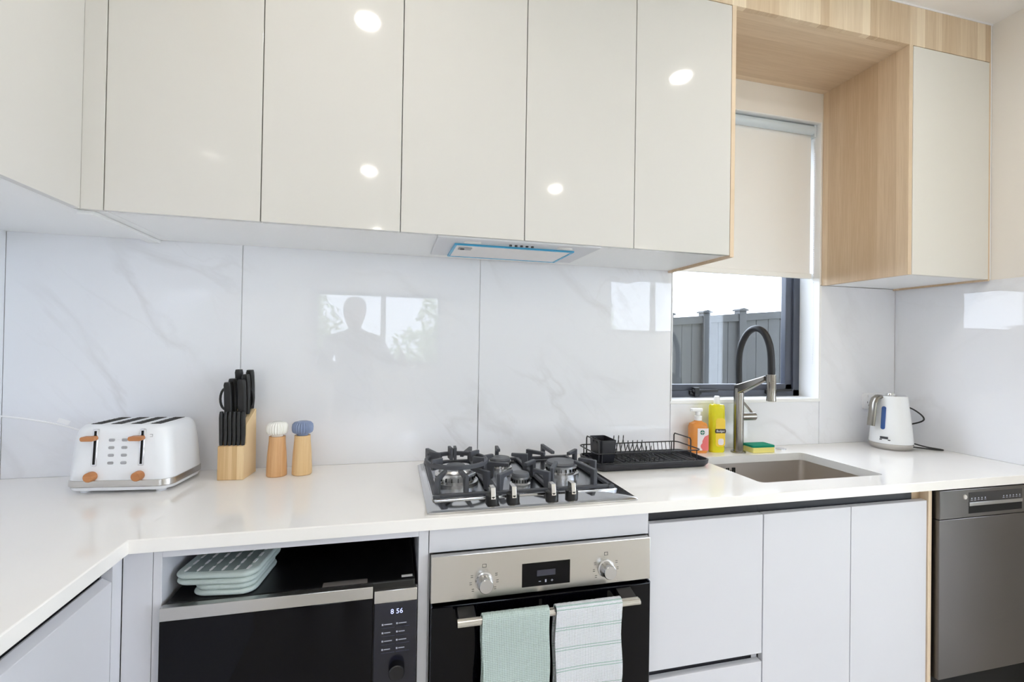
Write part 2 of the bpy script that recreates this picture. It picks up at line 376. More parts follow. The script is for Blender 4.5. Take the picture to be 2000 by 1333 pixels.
# marble slabs, each a piece of its wall, with fine recessed joints
part('tile_joint', box(XL, XR, .004, T+.001, .88, WZ0-.001).box(XL, W0-.001, .004, T+.001, .88, ZU+.03), m_grout, wall_back)
gj = .0012
for a, b, z0, z1 in ((XL-gj, -.4877, .9, ZU+.03), (-.4877, .3094, .9, ZU+.03), (.3094, W0, .9, ZU+.03), (W0, W1, .9, WZ0), (W1, XR+gj, .9, ZU-.022)):
    part('backsplash_slab', box(a+gj, b-gj, 0, T, z0, z1), m_tile, wall_back, bevel=.0008, seg=1)
part('backsplash_slab', box(XR, XR+T, YJ, 0, .9, 1.612), m_tile, wr, bevel=.0008, seg=1)
part('plaster_facing', box(XR+.002, XR+T, YJ, 0, 1.612, ZC), m_wall, wr)
part('backsplash_slab', box(XL-T, XL, -1.7, 0, .9, ZU+.03), m_tile, wl, bevel=.0008, seg=1)

# front window seen in the splashback's reflection
def far_window(name, x0, x1, z0, z1, mull):
    o = struct(name, MB().box(x0, x1, YF-.09, YF-.04, z0, z0+.05).box(x0, x1, YF-.09, YF-.04, z1-.05, z1).box(x0, x0+.05, YF-.09, YF-.04, z0, z1).box(x1-.05, x1, YF-.09, YF-.04, z0, z1).box(mull-.035, mull+.035, YF-.09, YF-.04, z0, z1), m_alum)
    part('pane', box(x0, mull, YF-.068, YF-.062, z0, z1), m_glass, o); part('pane', box(mull, x1, YF-.068, YF-.062, z0, z1), m_glass, o)
far_window('window_2', *FA, -.14)
far_window('window_3', *FB, 4.02)
sdo = struct('added_daylight_door', MB().box(XR2+.02, XR2+.07, SD[0], SD[1], SD[3]-.05, SD[3]).box(XR2+.02, XR2+.07, SD[0], SD[0]+.05, SD[2], SD[3]).box(XR2+.02, XR2+.07, SD[1]-.05, SD[1], SD[2], SD[3]).box(XR2+.02, XR2+.07, -2.965, -2.885, SD[2], SD[3]).box(XR2+.02, XR2+.07, SD[0], SD[1], SD[2], SD[2]+.05), m_alum)
part('pane', box(XR2+.042, XR2+.048, SD[0], -2.925, SD[2], SD[3]), m_glass, sdo); part('pane', box(XR2+.042, XR2+.048, -2.925, SD[1], SD[2], SD[3]), m_glass, sdo)

# ------------------------------------------------------------------ kitchen window: reveal, aluminium frame, sash, glass
rv = MB()
rv.box(W0+.006, W1-.006, -.0015, .158, WZ0+.0005, WZ0+.006).box(W0+.006, W1-.006, -.0015, .158, WZ1-.006, WZ1-.0005).box(W0+.0005, W0+.006, -.0015, .158, WZ0+.0005, WZ1-.0005).box(W1-.006, W1-.0005, -.0015, .158, WZ0+.0005, WZ1-.0005)
rv.box(W0-.003, W1+.004, -.003, -.0005, WZ0-.009, WZ0+.002).box(W1-.002, W1+.004, -.003, -.0005, WZ0+.002, ZU-.024)
struct('trim_1', rv, m_reveal, bevel=.001, seg=1)
win = struct('window_1', MB().box(W0, W1, .105, .155, WZ0, WZ0+.035).box(W1-.04, W1, .105, .155, WZ0, WZ1).box(W0, W0+.04, .105, .155, WZ0, WZ1).box(W0, W1, .105, .155, WZ1-.04, WZ1), m_alum, bevel=.002)
part('sash', MB().box(W0+.03, W1-.03, .115, .145, WZ0+.025, WZ0+.062).box(W1-.075, W1-.035, .115, .145, WZ0+.025, WZ1-.03).box(W0+.03, W0+.07, .115, .145, WZ0+.025, WZ1-.03).box(W0+.03, W1-.03, .115, .145, WZ1-.07, WZ1-.03), m_alum, win, bevel=.003)
part('pane', box(W0+.06, W1-.065, .128, .134, WZ0+.05, WZ1-.05), m_glass, win)
for x in (1.30, 1.70):
    s = part('winder', MB().box(x-.03, x+.03, .095, .118, WZ0+.018, WZ0+.036).box(x-.012, x+.012, .085, .108, WZ0+.01, WZ0+.05), m_blackp, win, bevel=.003)
    part('winder_arm', MB().box(x-.02, x+.11, .088, .1, WZ0+.028, WZ0+.04), m_blackp, s, bevel=.003)
# roller blind
bl = thing('roller_blind', 'cream roller blind pulled half down over the kitchen window', 'blind', (1.49, .04, WZ1-.05))
part('blind_fabric', box(W0+.02, W1-.018, .0395, .0405, 1.665, WZ1-.02), m_blind, bl, True)
part('bottom_rail', box(W0+.02, W1-.012, .034, .046, 1.648, 1.672), m_blind, bl, True, bevel=.003)
part('roller_tube', MB().lathe([(.001, 0), (.02, 0), (.02, W1-W0-.05), (.001, W1-W0-.05)], (W0+.025, .028, WZ1-.030), 20, 'x'), M('blind_tube', srgb(214, 226, 236), .25), bl, True)
br = part('bracket', box(W1-.02, W1-.008, .02, .075, WZ1-.06, WZ1-.001), M('blind_bracket', srgb(222, 230, 238), .4), bl, True, bevel=.002)
ch = MB()
for k in range(110): ch.lathe([(.0003, -.0021), (.0018, -.001), (.0018, .001), (.0003, .0021)], (W1-.0105, .028, WZ1-.06-k*.0095), 6)
tag(part('bead_chain', ch, m_cap, bl, True), kind='stuff')

# ------------------------------------------------------------------ outside: yard, fence, trees
struct('ground', box(-14, 16, -16, YF-.13, -.45, -.35).box(-14, 16, .17, 9, -.45, -.35).box(XR2+.12, 16, YF-.13, .17, -.45, -.35), m_grass)
fen = thing('boundary_fence', 'grey boundary fence of upright boards seen through the kitchen window', 'fence', (2.6, 1.5, -.35))
fx = [-3.2, -2.2, -1.2, -.2, .6, 1.3, 2.045, 2.37, 2.70, 3.22, 3.7]
def ftop(x): return 1.556 + max(x-2.1, -.1)*.082
for i in range(len(fx)):
    x = fx[i]; z = ftop(x)+.02
    pp = part('post', box(x-.032, x+.032, 1.47, 1.535, -.35, z), m_pvc, fen, True, bevel=.003)
    part('post_cap', MB().prism([(x-.042, z), (x+.042, z), (x+.042, z+.012), (x, z+.024), (x-.042, z+.012)], 'y', 1.46, 1.545), m_pvc, pp, True)
for i in range(len(fx)-1):
    a, b = fx[i]+.03, fx[i+1]-.03
    part('rail', MB().prism([(a, ftop(a)-.06), (b, ftop(b)-.06), (b, ftop(b)), (a, ftop(a))], 'y', 1.478, 1.53), m_pvc, fen, True, bevel=.003)
    n = max(3, round((b-a)/.11)); w = (b-a)/n
    for k in range(n):
        x0, x1 = a+k*w+.0015, a+(k+1)*w-.0015
        part('board', MB().prism([(x0, -.33), (x1, -.33), (x1, ftop(x1)-.05), (x0, ftop(x0)-.05)], 'y', 1.495, 1.515), m_pvc, fen, True, bevel=.003)
def tree(label, x, y, h, r, n, name='garden_tree'):
    t = thing(name, label, 'tree', (x, y, -.35), 0, 'trees outside the living room window')
    tr = MB().tube([(0, 0, 0), (.05, .02, h*.3), (0, .05, h*.6), (.08, 0, h*.85)], .16, 8, r2=.04)
    for k in range(6):
        a = k*1.1; tr.tube([(0, .03, h*(.35+.06*k)), (math.cos(a)*r*.4, math.sin(a)*r*.4, h*(.5+.06*k)), (math.cos(a)*r*.75, math.sin(a)*r*.75, h*(.58+.06*k))], .05, 6, r2=.012)
    part('trunk', tr, m_bark, t)
    lf = MB(); rng = random.Random(int(x*10)+n)
    cl = [(rng.uniform(-.6, .6)*r, rng.uniform(-.6, .6)*r, h*rng.uniform(.35, .9), r*rng.uniform(.3, .5)) for _ in range(16)]
    for k in range(n):
        c = cl[k % 16]; d = Vector((rng.gauss(0, 1), rng.gauss(0, 1), rng.gauss(0, .8))).normalized()*c[3]*rng.uniform(.6, 1)
        p = Vector(c[:3])+d; u = Vector((rng.uniform(-1, 1), rng.uniform(-1, 1), rng.uniform(-1, 1))).normalized(); v = u.orthogonal().normalized(); s = rng.uniform(.07, .14)
        lf.add([p-u*s, p+v*s*.5, p+u*s, p-v*s*.5], [(0, 1, 2, 3)])
    tag(part('foliage', lf, m_leaf, t), kind='stuff')
tree('spreading leafy tree outside, left of the window mullion in the reflection', -3.0, -11, 3.7, 1.9, 3500)
tree('round bushy tree outside, reflected right of the window mullion', 1.6, -11.5, 2.7, 1.9, 3500)
tree('pale tall tree outside at the right edge of the reflected window', 5.6, -13, 3.6, 1.8, 3000)

# ------------------------------------------------------------------ downlights
for i, (x, y, w) in enumerate(((-.124, -1.016, 'above the worktop corner, reflected in the second upper door'), (1.331, -1.027, 'above the sink run, reflected in the end upper door'), (-.2, -2.77, 'behind the photographer on the toaster side'), (1.29, -2.75, 'behind the photographer on the sink side'), (-.2, -4.76, 'added unseen for fill light over the living side by the large window'), (3.2, -2.75, 'added unseen for fill light in the living nook nearer the kitchen wall'), (4.4, -2.75, 'added unseen for fill light in the living nook by the glass doors'), (3.3, -4.85, 'added unseen for fill light in the living nook by the high window'), (4.4, -4.3, 'added unseen for fill light in the far corner of the living nook'))):  # living side and nook lamps are unseen, added to brighten the room
    t = thing('downlight', 'round recessed ceiling downlight '+w, 'light', (x, y, ZC-.004), 0, 'ceiling downlights')
    part('trim_ring', MB().lathe([(.044, .004), (.044, 0), (.056, 0), (.058, .004)], n=32), m_cap, t)
    part('lens', MB().lathe([(.001, .002), (.043, .002), (.043, .0035), (.001, .0035)], n=32), M('downlight_lens', (1, 1, 1, 1), .5, emit=(1, .95, .88, 1), es=DOWNLIGHT), t)

# ------------------------------------------------------------------ worktop with sink cutout
SX0, SX1, SY0, SY1 = 1.135, 1.635, -.475, -.137
me = None
bmw = bmesh.new()
def slab_outline():
    return [(XL, 0), (XR, 0), (XR, -DC), (-.531, -DC), (-.531, -1.65), (XL, -1.65)]
out = slab_outline(); hole = [(p[0], p[1]) for p in rrect(SX1-SX0, SY1-SY0, .018, 0, 5, (SX0+SX1)/2, (SY0+SY1)/2)]
def ring_edges(pts, z):
    vv = [bmw.verts.new((x, y, z)) for x, y in pts]; return [bmw.edges.new((vv[i], vv[(i+1) % len(vv)])) for i in range(len(vv))]
ee = ring_edges(out, CT) + ring_edges(hole, CT)
bmesh.ops.triangle_fill(bmw, use_beauty=True, use_dissolve=False, edges=ee)
res = bmesh.ops.extrude_face_region(bmw, geom=list(bmw.faces))
bmesh.ops.translate(bmw, verts=[v for v in res['geom'] if isinstance(v, bmesh.types.BMVert)], vec=(0, 0, CB-CT))
bmesh.ops.recalc_face_normals(bmw, faces=bmw.faces)
es = [e for e in bmw.edges if len(e.link_faces) == 2 and e.calc_face_angle(0) > .7 and not all(v.co.z < CB+.001 for v in e.verts) and abs(e.verts[0].co.z-e.verts[1].co.z) < .001 and (all(abs(v.co.y+DC) < .001 for v in e.verts) or all(abs(v.co.x+.531) < .001 for v in e.verts))]
bmesh.ops.bevel(bmw, geom=es, offset=.0025, segments=2, profile=.5, affect='EDGES')
wm = bpy.data.meshes.new('worktop'); bmw.to_mesh(wm); bmw.free(); wm.materials.append(m_stone)
c = recentre(wm); wo = link('worktop', wm, None, c)
tag(wo, 'pale quartz L-shaped worktop with the sink cut into it', 'worktop')

# ------------------------------------------------------------------ upper cabinets
S = [-.6927, -.3436, .0138, .3755, .7365, 1.0919]
def upper(label, x0, x1, seams, group='white upper cabinets', hood=False):
    t = thing('wall_cabinet', label, 'cabinet', ((x0+x1)/2, -DU/2, ZU), 0, group)
    b = MB().box(x0, x1, -DU+.02, -.001, ZU+.002, ZU+.018).box(x0, x0+.016, -DU+.02, -.001, ZU+.018, ZT).box(x1-.016, x1, -DU+.02, -.001, ZU+.018, ZT).box(x0+.016, x1-.016, -DU+.02, -.001, ZT-.016, ZT).box(x0+.016, x1-.016, -.012, -.001, ZU+.018, ZT-.016)
    part('carcass', b, m_carc, t, True)
    for a, c_ in zip(seams[:-1], seams[1:]):
        part('door', box(a+.0012, c_-.0012, -DU, -DU+.018, ZU, ZT-.002), m_gloss, t, True, bevel=.001, seg=2)
    return t
upper('white gloss two-door upper cabinet above the toaster and knife block', S[0], S[2], S[0:3])
upper('white gloss two-door upper cabinet holding the rangehood', S[2], S[4], S[2:5])
uc = upper('white gloss single-door upper cabinet beside the window', S[4], S[5], S[4:6])
part('end_panel', box(S[5], S[5]+.016, -DU-.0005, -.001, ZU-.006, ZT), m_oaks, uc, True, bevel=.001)
single('corner_filler', box(-.7405, S[0]-.0012, -DU, -DU+.018, ZU, ZT-.002), m_gloss, 'narrow white upright filler strip in the upper cabinet corner', 'panel', bevel=.001)
t = thing('wall_cabinet', 'white gloss upper cabinet on the left return wall', 'cabinet', (-.93, -.95, ZU), 0, 'white upper cabinets')
part('carcass', MB().box(XL+.001, -.7605, -1.55, -.001, ZU+.002, ZU+.018).box(-.7605, S[0]-.001, -DU+.02, -.001, ZU+.002, ZU+.018).box(XL+.001, XL+.015, -1.55, -.001, ZU+.018, ZT).box(XL+.015, -.7605, -1.55, -.001, ZT-.016, ZT), m_carc, t, True)
part('door', box(-.7585, -.7405, -.96, -DU+.001, ZU, ZT-.002), m_gloss, t, True, bevel=.001)
part('door', box(-.7585, -.7405, -1.55, -.963, ZU, ZT-.002), m_gloss, t, True, bevel=.001)
part('scribe_panel', box(-.7585, -.7225, -DU+.02, -.001, ZU-.008, ZU+.0015), m_carc, t, True, bevel=.001)
# oak fascia, soffit and right-hand cabinet
struct('trim_2', box(-.7405, XR-.008, -DU-.0003, -DU+.018, ZT, ZC-.006), m_oakv, bevel=.001)
struct('trim_3', box(S[5]+.016, 1.8736, -DU+.018, -.001, ZT, ZT+.016), m_oakh)
struct('trim_4', MB().box(-.7405, XR, -DU-.002, -DU+.016, ZC-.006, ZC).box(XR-.008, XR, -DU+.001, -DU+.012, ZU-.022, ZC), m_cap)
struct('trim_5', MB().box(-.7585, -.7405, -1.55, -DU, ZT, ZC-.004), m_oaks)
t = thing('wall_cabinet', 'small upper cabinet with oak side and cream door above the kettle', 'cabinet', (2.09, -DU/2, ZU), 0, 'white upper cabinets')
ZR = 1.614
part('side_panel', box(1.8736, 1.8916, -DU, -.001, ZR-.001, ZT+.016), m_oaks, t, True, bevel=.001)
part('side_panel', box(2.2905, XR-.007, -DU, -.001, ZR-.006, ZT), m_oaks, t, True, bevel=.001)
part('carcass', MB().box(1.8916, 2.2905, -DU+.02, -.001, ZR+.002, ZR+.018).box(1.8916, 2.2905, -.012, -.001, ZR+.018, ZT).box(1.8916, 2.2905, -DU+.02, -.012, ZT-.016, ZT), m_carc, t, True)
part('door', box(1.8931, 2.2893, -DU-.001, -DU+.018, ZR, ZT-.003), M('cream_door', srgb(233, 230, 224), .3), t, True, bevel=.001)

# rangehood insert
t = thing('rangehood', 'grey undermount rangehood with blue film around its filter', 'rangehood', (.372, -.22, ZU-.012))
HX0, HX1, HY0, HY1, HZ = .119, .629, -.362, -.085, ZU-.006
part('cover_plate', box(HX0, HX1, HY0, HY1, HZ, ZU+.0015), m_hood, t, True, bevel=.002)
fl = part('filter', box(.184, .556, -.288, -.104, HZ-.004, HZ), m_filt, t, True, bevel=.001)
fb = MB()
for a in ((.176, .564, -.296, -.288), (.176, .564, -.104, -.096), (.176, .184, -.288, -.104), (.556, .564, -.288, -.104)): fb.box(*a, HZ-.005, HZ)
part('protective_film', fb, m_film, t, True)
lt = part('latch', box(.194, .236, -.262, -.228, HZ-.006, HZ-.004), m_grey, fl, True, bevel=.001)
part('latch_slot', box(.2, .212, -.252, -.238, HZ-.008, HZ-.006), m_ink, fl, True)
for k in range(5):
    x = .345+k*.0175; part('button', MB().lathe([(.001, 0), (.0045, 0), (.0045, .004), (.001, .004)], (x, -.322, HZ-.004), 14), m_ink, t, True)
for x in (.226, .520):
    part('lamp', MB().loft([rrect(.052, .018, .0088, HZ-.003, 5, x, -.325), rrect(.052, .018, .0088, HZ, 5, x, -.325)]), m_filt, t, True)

# ------------------------------------------------------------------ base cabinets
KZ = .10
def jfront(x0, x1, z0, z1, ch=.016):      # front with a chamfered finger-pull top edge, extruded along x
    return MB().prism([(-DF, z0), (-DF, z1-ch), (-DF+.014, z1), (-DF+.019, z1), (-DF+.019, z0)], 'x', x0, x1)
# left return
t = thing('base_cabinet', 'white base cabinet on the left return with handle-free drawer', 'cabinet', (-.84, -1.1, 0), 0, 'white base cabinets')
part('carcass', MB().box(XL+.01, -.575, -1.62, -.56, .1, .80).box(XL+.01, -.575, -.60, -.01, .1, CB-.001).box(XL+.01, -.60, -1.62, -.6, 0, .1), m_carc, t, True)
part('drawer_front', MB().prism([(-.55, .1), (-.55, .824), (-.566, .834), (-.57, .834), (-.57, .1)], 'y', -1.62, -.592), m_white, t, True, bevel=.0008, seg=1)
part('filler', box(-.57, -.55, -.590, -DF-.001, .1, CB-.001), m_white, t, True)
part('finger_channel', box(-.60, -.572, -1.62, -.592, .80, CB-.001), m_black, t, True)
part('channel_lip', box(-.572, -.553, -1.62, -.592, .853, CB-.001), m_white, t, True)
single('corner_filler', box(-.549, -.494, -DF, -DF+.018, KZ, CB-.001), m_white, 'white upright filler strip in the base cabinet corner beside the microwave', 'panel', bevel=.001)
# microwave cabinet
t = thing('base_cabinet', 'white open-fronted base cabinet housing the microwave', 'cabinet', (-.2, -.3, 0), 0, 'white base cabinets')
NX0, NX1, NZ0, NZ1 = -.4763, .0693, .42, .850
part('frame', MB().box(-.493, NX0, -DF, -.02, KZ, CB-.001).box(NX1, .0930, -DF, -.02, KZ, CB-.001).box(NX0, NX1, -DF, -.02, NZ1, CB-.001).box(NX0, NX1, -DF+.02, -.02, NZ0-.018, NZ0), m_white, t, True, bevel=.001)
part('niche_shade_sheet', box(NX0, NX1, -.035, -.021, NZ0, NZ1), m_dark, t, True)  # black sheet, its colour standing for the shade deep in the open niche
part('drawer_front', box(NX0-.014, NX1+.02, -DF-.0005, -DF+.018, KZ, NZ0-.02), m_white, t, True, bevel=.001)
# oven cabinet
t = thing('base_cabinet', 'white base cabinet panel framing the oven', 'cabinet', (.394, -.3, 0), 0, 'white base cabinets')
part('top_panel', box(.0945, .6925, -DF-.001, -DF+.018, .8075, CB-.0015), m_white, t, True, bevel=.001)
part('carcass', MB().box(.0945, .0985, -DF+.02, -.02, KZ, .80).box(.689, .6925, -DF+.02, -.02, KZ, .80).box(.0985, .689, -.035, -.02, KZ, .80).box(.0985, .689, -DF+.02, -.035, KZ, .14), m_carc, t, True)
part('bottom_panel', box(.0945, .6925, -DF, -DF+.018, KZ, .195), m_white, t, True, bevel=.001)
# drawer cabinet
t = thing('base_cabinet', 'white two-drawer base cabinet between oven and sink doors', 'cabinet', (.883, -.3, 0), 0, 'white base cabinets')
part('carcass', MB().box(.6945, 1.071, -DF+.045, -.02, KZ, .835).box(.6945, .6953, -DF+.02, -DF+.045, KZ, .83), m_carc, t, True)
part('drawer_front', jfront(.6955, 1.0708, .4245, .834, .0015), m_white, t, True, bevel=.0008, seg=1)
part('drawer_front', jfront(.6955, 1.0708, KZ, .402, .002), m_white, t, True, bevel=.0008, seg=1)
part('finger_channel', MB().box(.6955, 1.0715, -DF+.025, -DF+.044, .826, CB-.001), m_black, t, True)
part('finger_channel', MB().box(.6955, 1.052, -DF+.021, -DF+.044, .385, .44), m_black, t, True)
part('channel_end', MB().box(1.052, 1.0708, -DF+.020, -DF+.044, .385, .44), m_white, t, True)
# sink cabinet
t = thing('base_cabinet', 'white two-door base cabinet under the sink', 'cabinet', (1.394, -.3, 0), 0, 'white base cabinets')
part('carcass', MB().box(1.073, 1.712, -DF+.045, -.02, KZ, .15).box(1.073, 1.085, -DF+.045, -.02, .15, .66).box(1.70, 1.712, -DF+.045, -.02, .15, .66), m_carc, t, True)
for a, b in ((1.073, 1.3988), (1.3988, 1.7135)):
    part('door', jfront(a+.0012, b-.0012, KZ, .834, .0015), m_white, t, True, bevel=.0008, seg=1)
part('finger_channel', MB().box(1.072, 1.680, -DF+.025, -DF+.044, .826, CB-.001), m_black, t, True)
part('channel_end', MB().box(1.680, 1.7135, -DF+.025, -DF+.044, .826, CB-.001), m_oake, t, True)
single('end_panel', box(1.7142, 1.7285, -DF-.004, -.02, 0, CB-.0015), m_oaks, 'upright oak end panel between the sink cabinet and the dishwasher', 'panel', bevel=.001)
struct('baseboard_back', MB().box(-.55, 1.714, -DF+.06, -DF+.076, 0, KZ-.001).box(1.73, XR-.001, -DF+.06, -DF+.076, 0, .14), m_oakv)

# ------------------------------------------------------------------ dishwasher
t = thing('dishwasher', 'dark stainless dishwasher with black control strip beside the oak panel', 'dishwasher', (2.02, -.3, .14))
DX0, DX1, DY = 1.738, 2.300, -.5735
part('tub', box(1.732, 2.302, -.545, -.03, .15, .866), m_dark, t, True)
part('door', box(DX0, DX1, DY, -.546, .253, .7715), m_dw, t, True, bevel=.002)
cp = part('control_panel', box(DX0, DX1, DY-.001, -.546, .7735, .8675), m_dw, t, True, bevel=.002)
part('button_strip', box(1.866, 2.115, DY-.0016, DY, .823, .8555), M('strip_black', srgb(38, 38, 44), .25), cp, True)
part('handle_lip', box(1.866, 2.115, DY-.004, DY, .811, .823), M('lip_steel', srgb(175, 175, 175), .3, 1), cp, True, bevel=.001)
part('handle_recess', box(1.866, 2.115, DY-.0016, DY, .786, .811), m_dark, cp, True)
part('power_button', MB().lathe([(.001, -.003), (.007, -.003), (.008, 0), (.001, 0)], (1.848, DY-.001, .842), 20, 'y'), M('button_steel', srgb(205, 200, 195), .3), cp, True)
ic = MB()
for x0 in (1.874, 2.022):
    for k in range(5 if x0 < 2 else 6):
        x = x0+k*.0155; ic.box(x, x+.009, DY-.0019, DY-.0016, .829, .8305).box(x+.002, x+.007, DY-.0019, DY-.0016, .8335, .8375)
tag(part('printed_icons', ic, m_inkw, cp, True), kind='stuff')
part('toe_panel', box(DX0+.004, DX1-.004, -.53, -.52, .14, .25), m_dw, t, True)

# ------------------------------------------------------------------ oven
t = thing('oven', 'built-in oven with stainless control panel and black glass door', 'oven', (.394, -.3, .2))
OX0, OX1, OY = .0985, .6885, -.5735
part('cavity', box(.1, .687, -.545, -.05, .2, .795), m_dark, t, True)
pn = part('control_panel', box(OX0, OX1, OY, -.546, .6925, .8055), m_steel, t, True, bevel=.002)
ds = part('display', box(.327, .456, OY-.001, OY, .708, .767), m_bglass, pn, True)
part('screen', box(.366, .416, OY-.0014, OY-.001, .733, .748), m_screen, pn, True)
part('touch_marks', MB().box(.371, .377, OY-.0014, OY-.001, .7185, .72).box(.388, .392, OY-.0014, OY-.001, .716, .723).box(.404, .410, OY-.0014, OY-.001, .7185, .72).box(.4063, .4077, OY-.0014, OY-.001, .7165, .722), m_inkw, pn, True)
for x in (.2295, .5575):
    k = part('knob', MB().lathe([(.023, 0), (.023, -.003), (.0195, -.004), (.018, -.028), (.0165, -.030), (.001, -.030)][::-1], (x, OY, .7345), 32, 'y'), m_steelp, t, True)
    pm = MB()
    for a in (-125, -95, -65, -30, 30, 65, 95, 125):
        c_, s_ = math.sin(math.radians(a))*.034, math.cos(math.radians(a))*.034
        if a in (-30, 30): continue
        pm.box(x+c_-.003, x+c_+.003, OY-.0004, OY, .7345+s_-.0028, .7345+s_-.0018).box(x+c_-.003, x+c_+.003, OY-.0004, OY, .7345+s_+.0018, .7345+s_+.0028)
    for q in (-.005, .004): pm.box(x+q, x+q+.001, OY-.0004, OY, .768, .777)
    pm.box(x-.005, x+.005, OY-.0004, OY, .768, .769).box(x-.005, x+.005, OY-.0004, OY, .776, .777)
    tag(part('printed_icons', pm, m_ink, pn, True), kind='stuff')
dr = part('door', box(OX0+.001, OX1-.001, OY-.004, -.546, .2, .6855), m_bglass, t, True, bevel=.003)
part('door_edge', MB().box(OX0+.001, OX0+.004, OY-.003, -.546, .2, .688).box(OX1-.004, OX1-.001, OY-.003, -.546, .2, .688), m_alum, dr, True)
hd = part('handle', MB().loft([[(.157, y, z) for y, z in ((-.630, .660), (-.630, .6665), (-.624, .672), (-.612, .672), (-.612, .656), (-.624, .656))], [(.631, y, z) for y, z in ((-.630, .660), (-.630, .6665), (-.624, .672), (-.612, .672), (-.612, .656), (-.624, .656))]]), m_steel, t, True, bevel=.002)
for x in (.162, .585): part('handle_bracket', MB().prism([(OY-.004, .68), (OY-.004, .652), (-.612, .656), (-.612, .672)], 'x', x, x+.042), m_blackp, hd, True, bevel=.001)

# towels over the handle
def towel(name, label, x0, x1, mat, zf, zb, seed):
    rng = random.Random(seed); prof = []
    R = .012; cyy, czz = -.621, .664
    for k in range(10): prof.append((cyy+R+.0, zb+(czz-zb)*k/10))
    for k in range(9):
        a = PI*k/8; prof.append((cyy+R*math.cos(a), czz+.004+(R)*math.sin(a)))
    for k in range(1, 23): prof.append((cyy-R-.003*math.sin(k*.5+seed)*k/22, czz+.002+(zf-czz)*k/22))
    n = 26; th = .0042
    P = [Vector((0, y, z)) for y, z in prof]; N = []
    for i in range(len(P)):
        tg = (P[min(i+1, len(P)-1)]-P[max(i-1, 0)]).normalized(); N.append(Vector((0, tg.z, -tg.y)))
    mb = MB(); L1, L2 = [], []
    for i, p in enumerate(P):
        r1, r2_ = [], []
        for j in range(n+1):
            u = j/n; sway = .0025*math.sin(u*5+seed+p.z*6)*(min(1, max(0, (czz-p.z)/.2))) + .0006*math.sin(u*90)*(i % 2)
            x = x0+(x1-x0)*u + (.002*math.sin(p.z*35+seed) if j in (0, n) else 0)
            r1.append((x, p.y+sway+N[i].y*th/2, p.z+N[i].z*th/2)); r2_.append((x, p.y+sway-N[i].y*th/2, p.z-N[i].z*th/2))
        L1.append(r1+r2_[::-1])
    mb.loft(L1)
    me = build(name, mb, mat, angle=60); o = link(name, me)
    return tag(o, label, 'towel', 'tea towels on the oven handle')
towel('tea_towel', 'sage green waffle tea towel hanging on the oven handle', .2165, .3825, m_sage, .36, .40, 1.3)
towel('tea_towel', 'white waffle tea towel with thin green stripes on the oven handle', .3985, .5745, m_whitetowel, .35, .38, 2.6)

# ------------------------------------------------------------------ microwave and the stack on it
t = thing('microwave', 'black microwave with steel trim strip and clock in the open cabinet', 'microwave', (-.2, -.36, .424))
MX0, MX1, MY, MZ = -.4715, .0663, -.575, .7515
part('body', box(MX0+.004, MX1-.004, -.558, -.17, .432, MZ), m_mwtop, t, True, bevel=.004)
d = part('door', box(MX0, -.0355, MY, -.558, .43, .7225), m_bglass, t, True, bevel=.002)
part('door_trim', box(MX0, -.0355, MY-.001, -.558, .7225, MZ-.001), m_steel, d, True, bevel=.0015)
p_ = part('control_panel', box(-.0325, MX1, MY, -.558, .43, .709), M('panel_navy_black', srgb(22, 23, 36), .2), t, True, bevel=.002)
part('panel_trim', box(-.0325, MX1, MY-.001, -.558, .709, .7385), m_steel, p_, True, bevel=.0015)
part('clock', moved(text_mb('8 56', .0165), (.0195, MY-.0003, .6865)), m_lcd, p_, True)
bt = MB()
for r in range(4):
    z = .658-r*.0195
    for x in (-.0145, .0185):
        bt.box(x, x+.004, MY-.0005, MY, z-.002, z+.002).box(x+.0055, x+.024-(r % 2)*.004, MY-.0005, MY, z-.001, z+.001)
part('printed_marks', bt, m_inkw, p_, True)
bl2 = MB()
for r in range(4):
    for x in (-.0155, .0185): bl2.box(x, x+.031, MY-.0006, MY, .6495-r*.0195, .6502-r*.0195)
part('button_edges', bl2, M('button_edge', srgb(64, 66, 84), .3), p_, True)
part('dial', MB().lathe([(.001, -.022), (.0165, -.022), (.018, -.02), (.0185, 0)], (.021, MY, .553), 32, 'y'), M('dial_black', srgb(16, 16, 20), .25), t, True)
part('top_sticker', box(.030, .056, -.545, -.534, MZ, MZ+.0004), m_cap, t, True)
part('warning_label', box(-.15, -.05, -.557, -.535, MZ, MZ+.0004), M('grey_label', srgb(105, 100, 98), .4), t, True)
for x in (-.43, .02):
    for y in (-.53, -.2): part('foot', MB().lathe([(.001, 0), (.012, 0), (.013, .012), (.001, .012)], (x, y, .4205), 14), m_blackp, t, True)
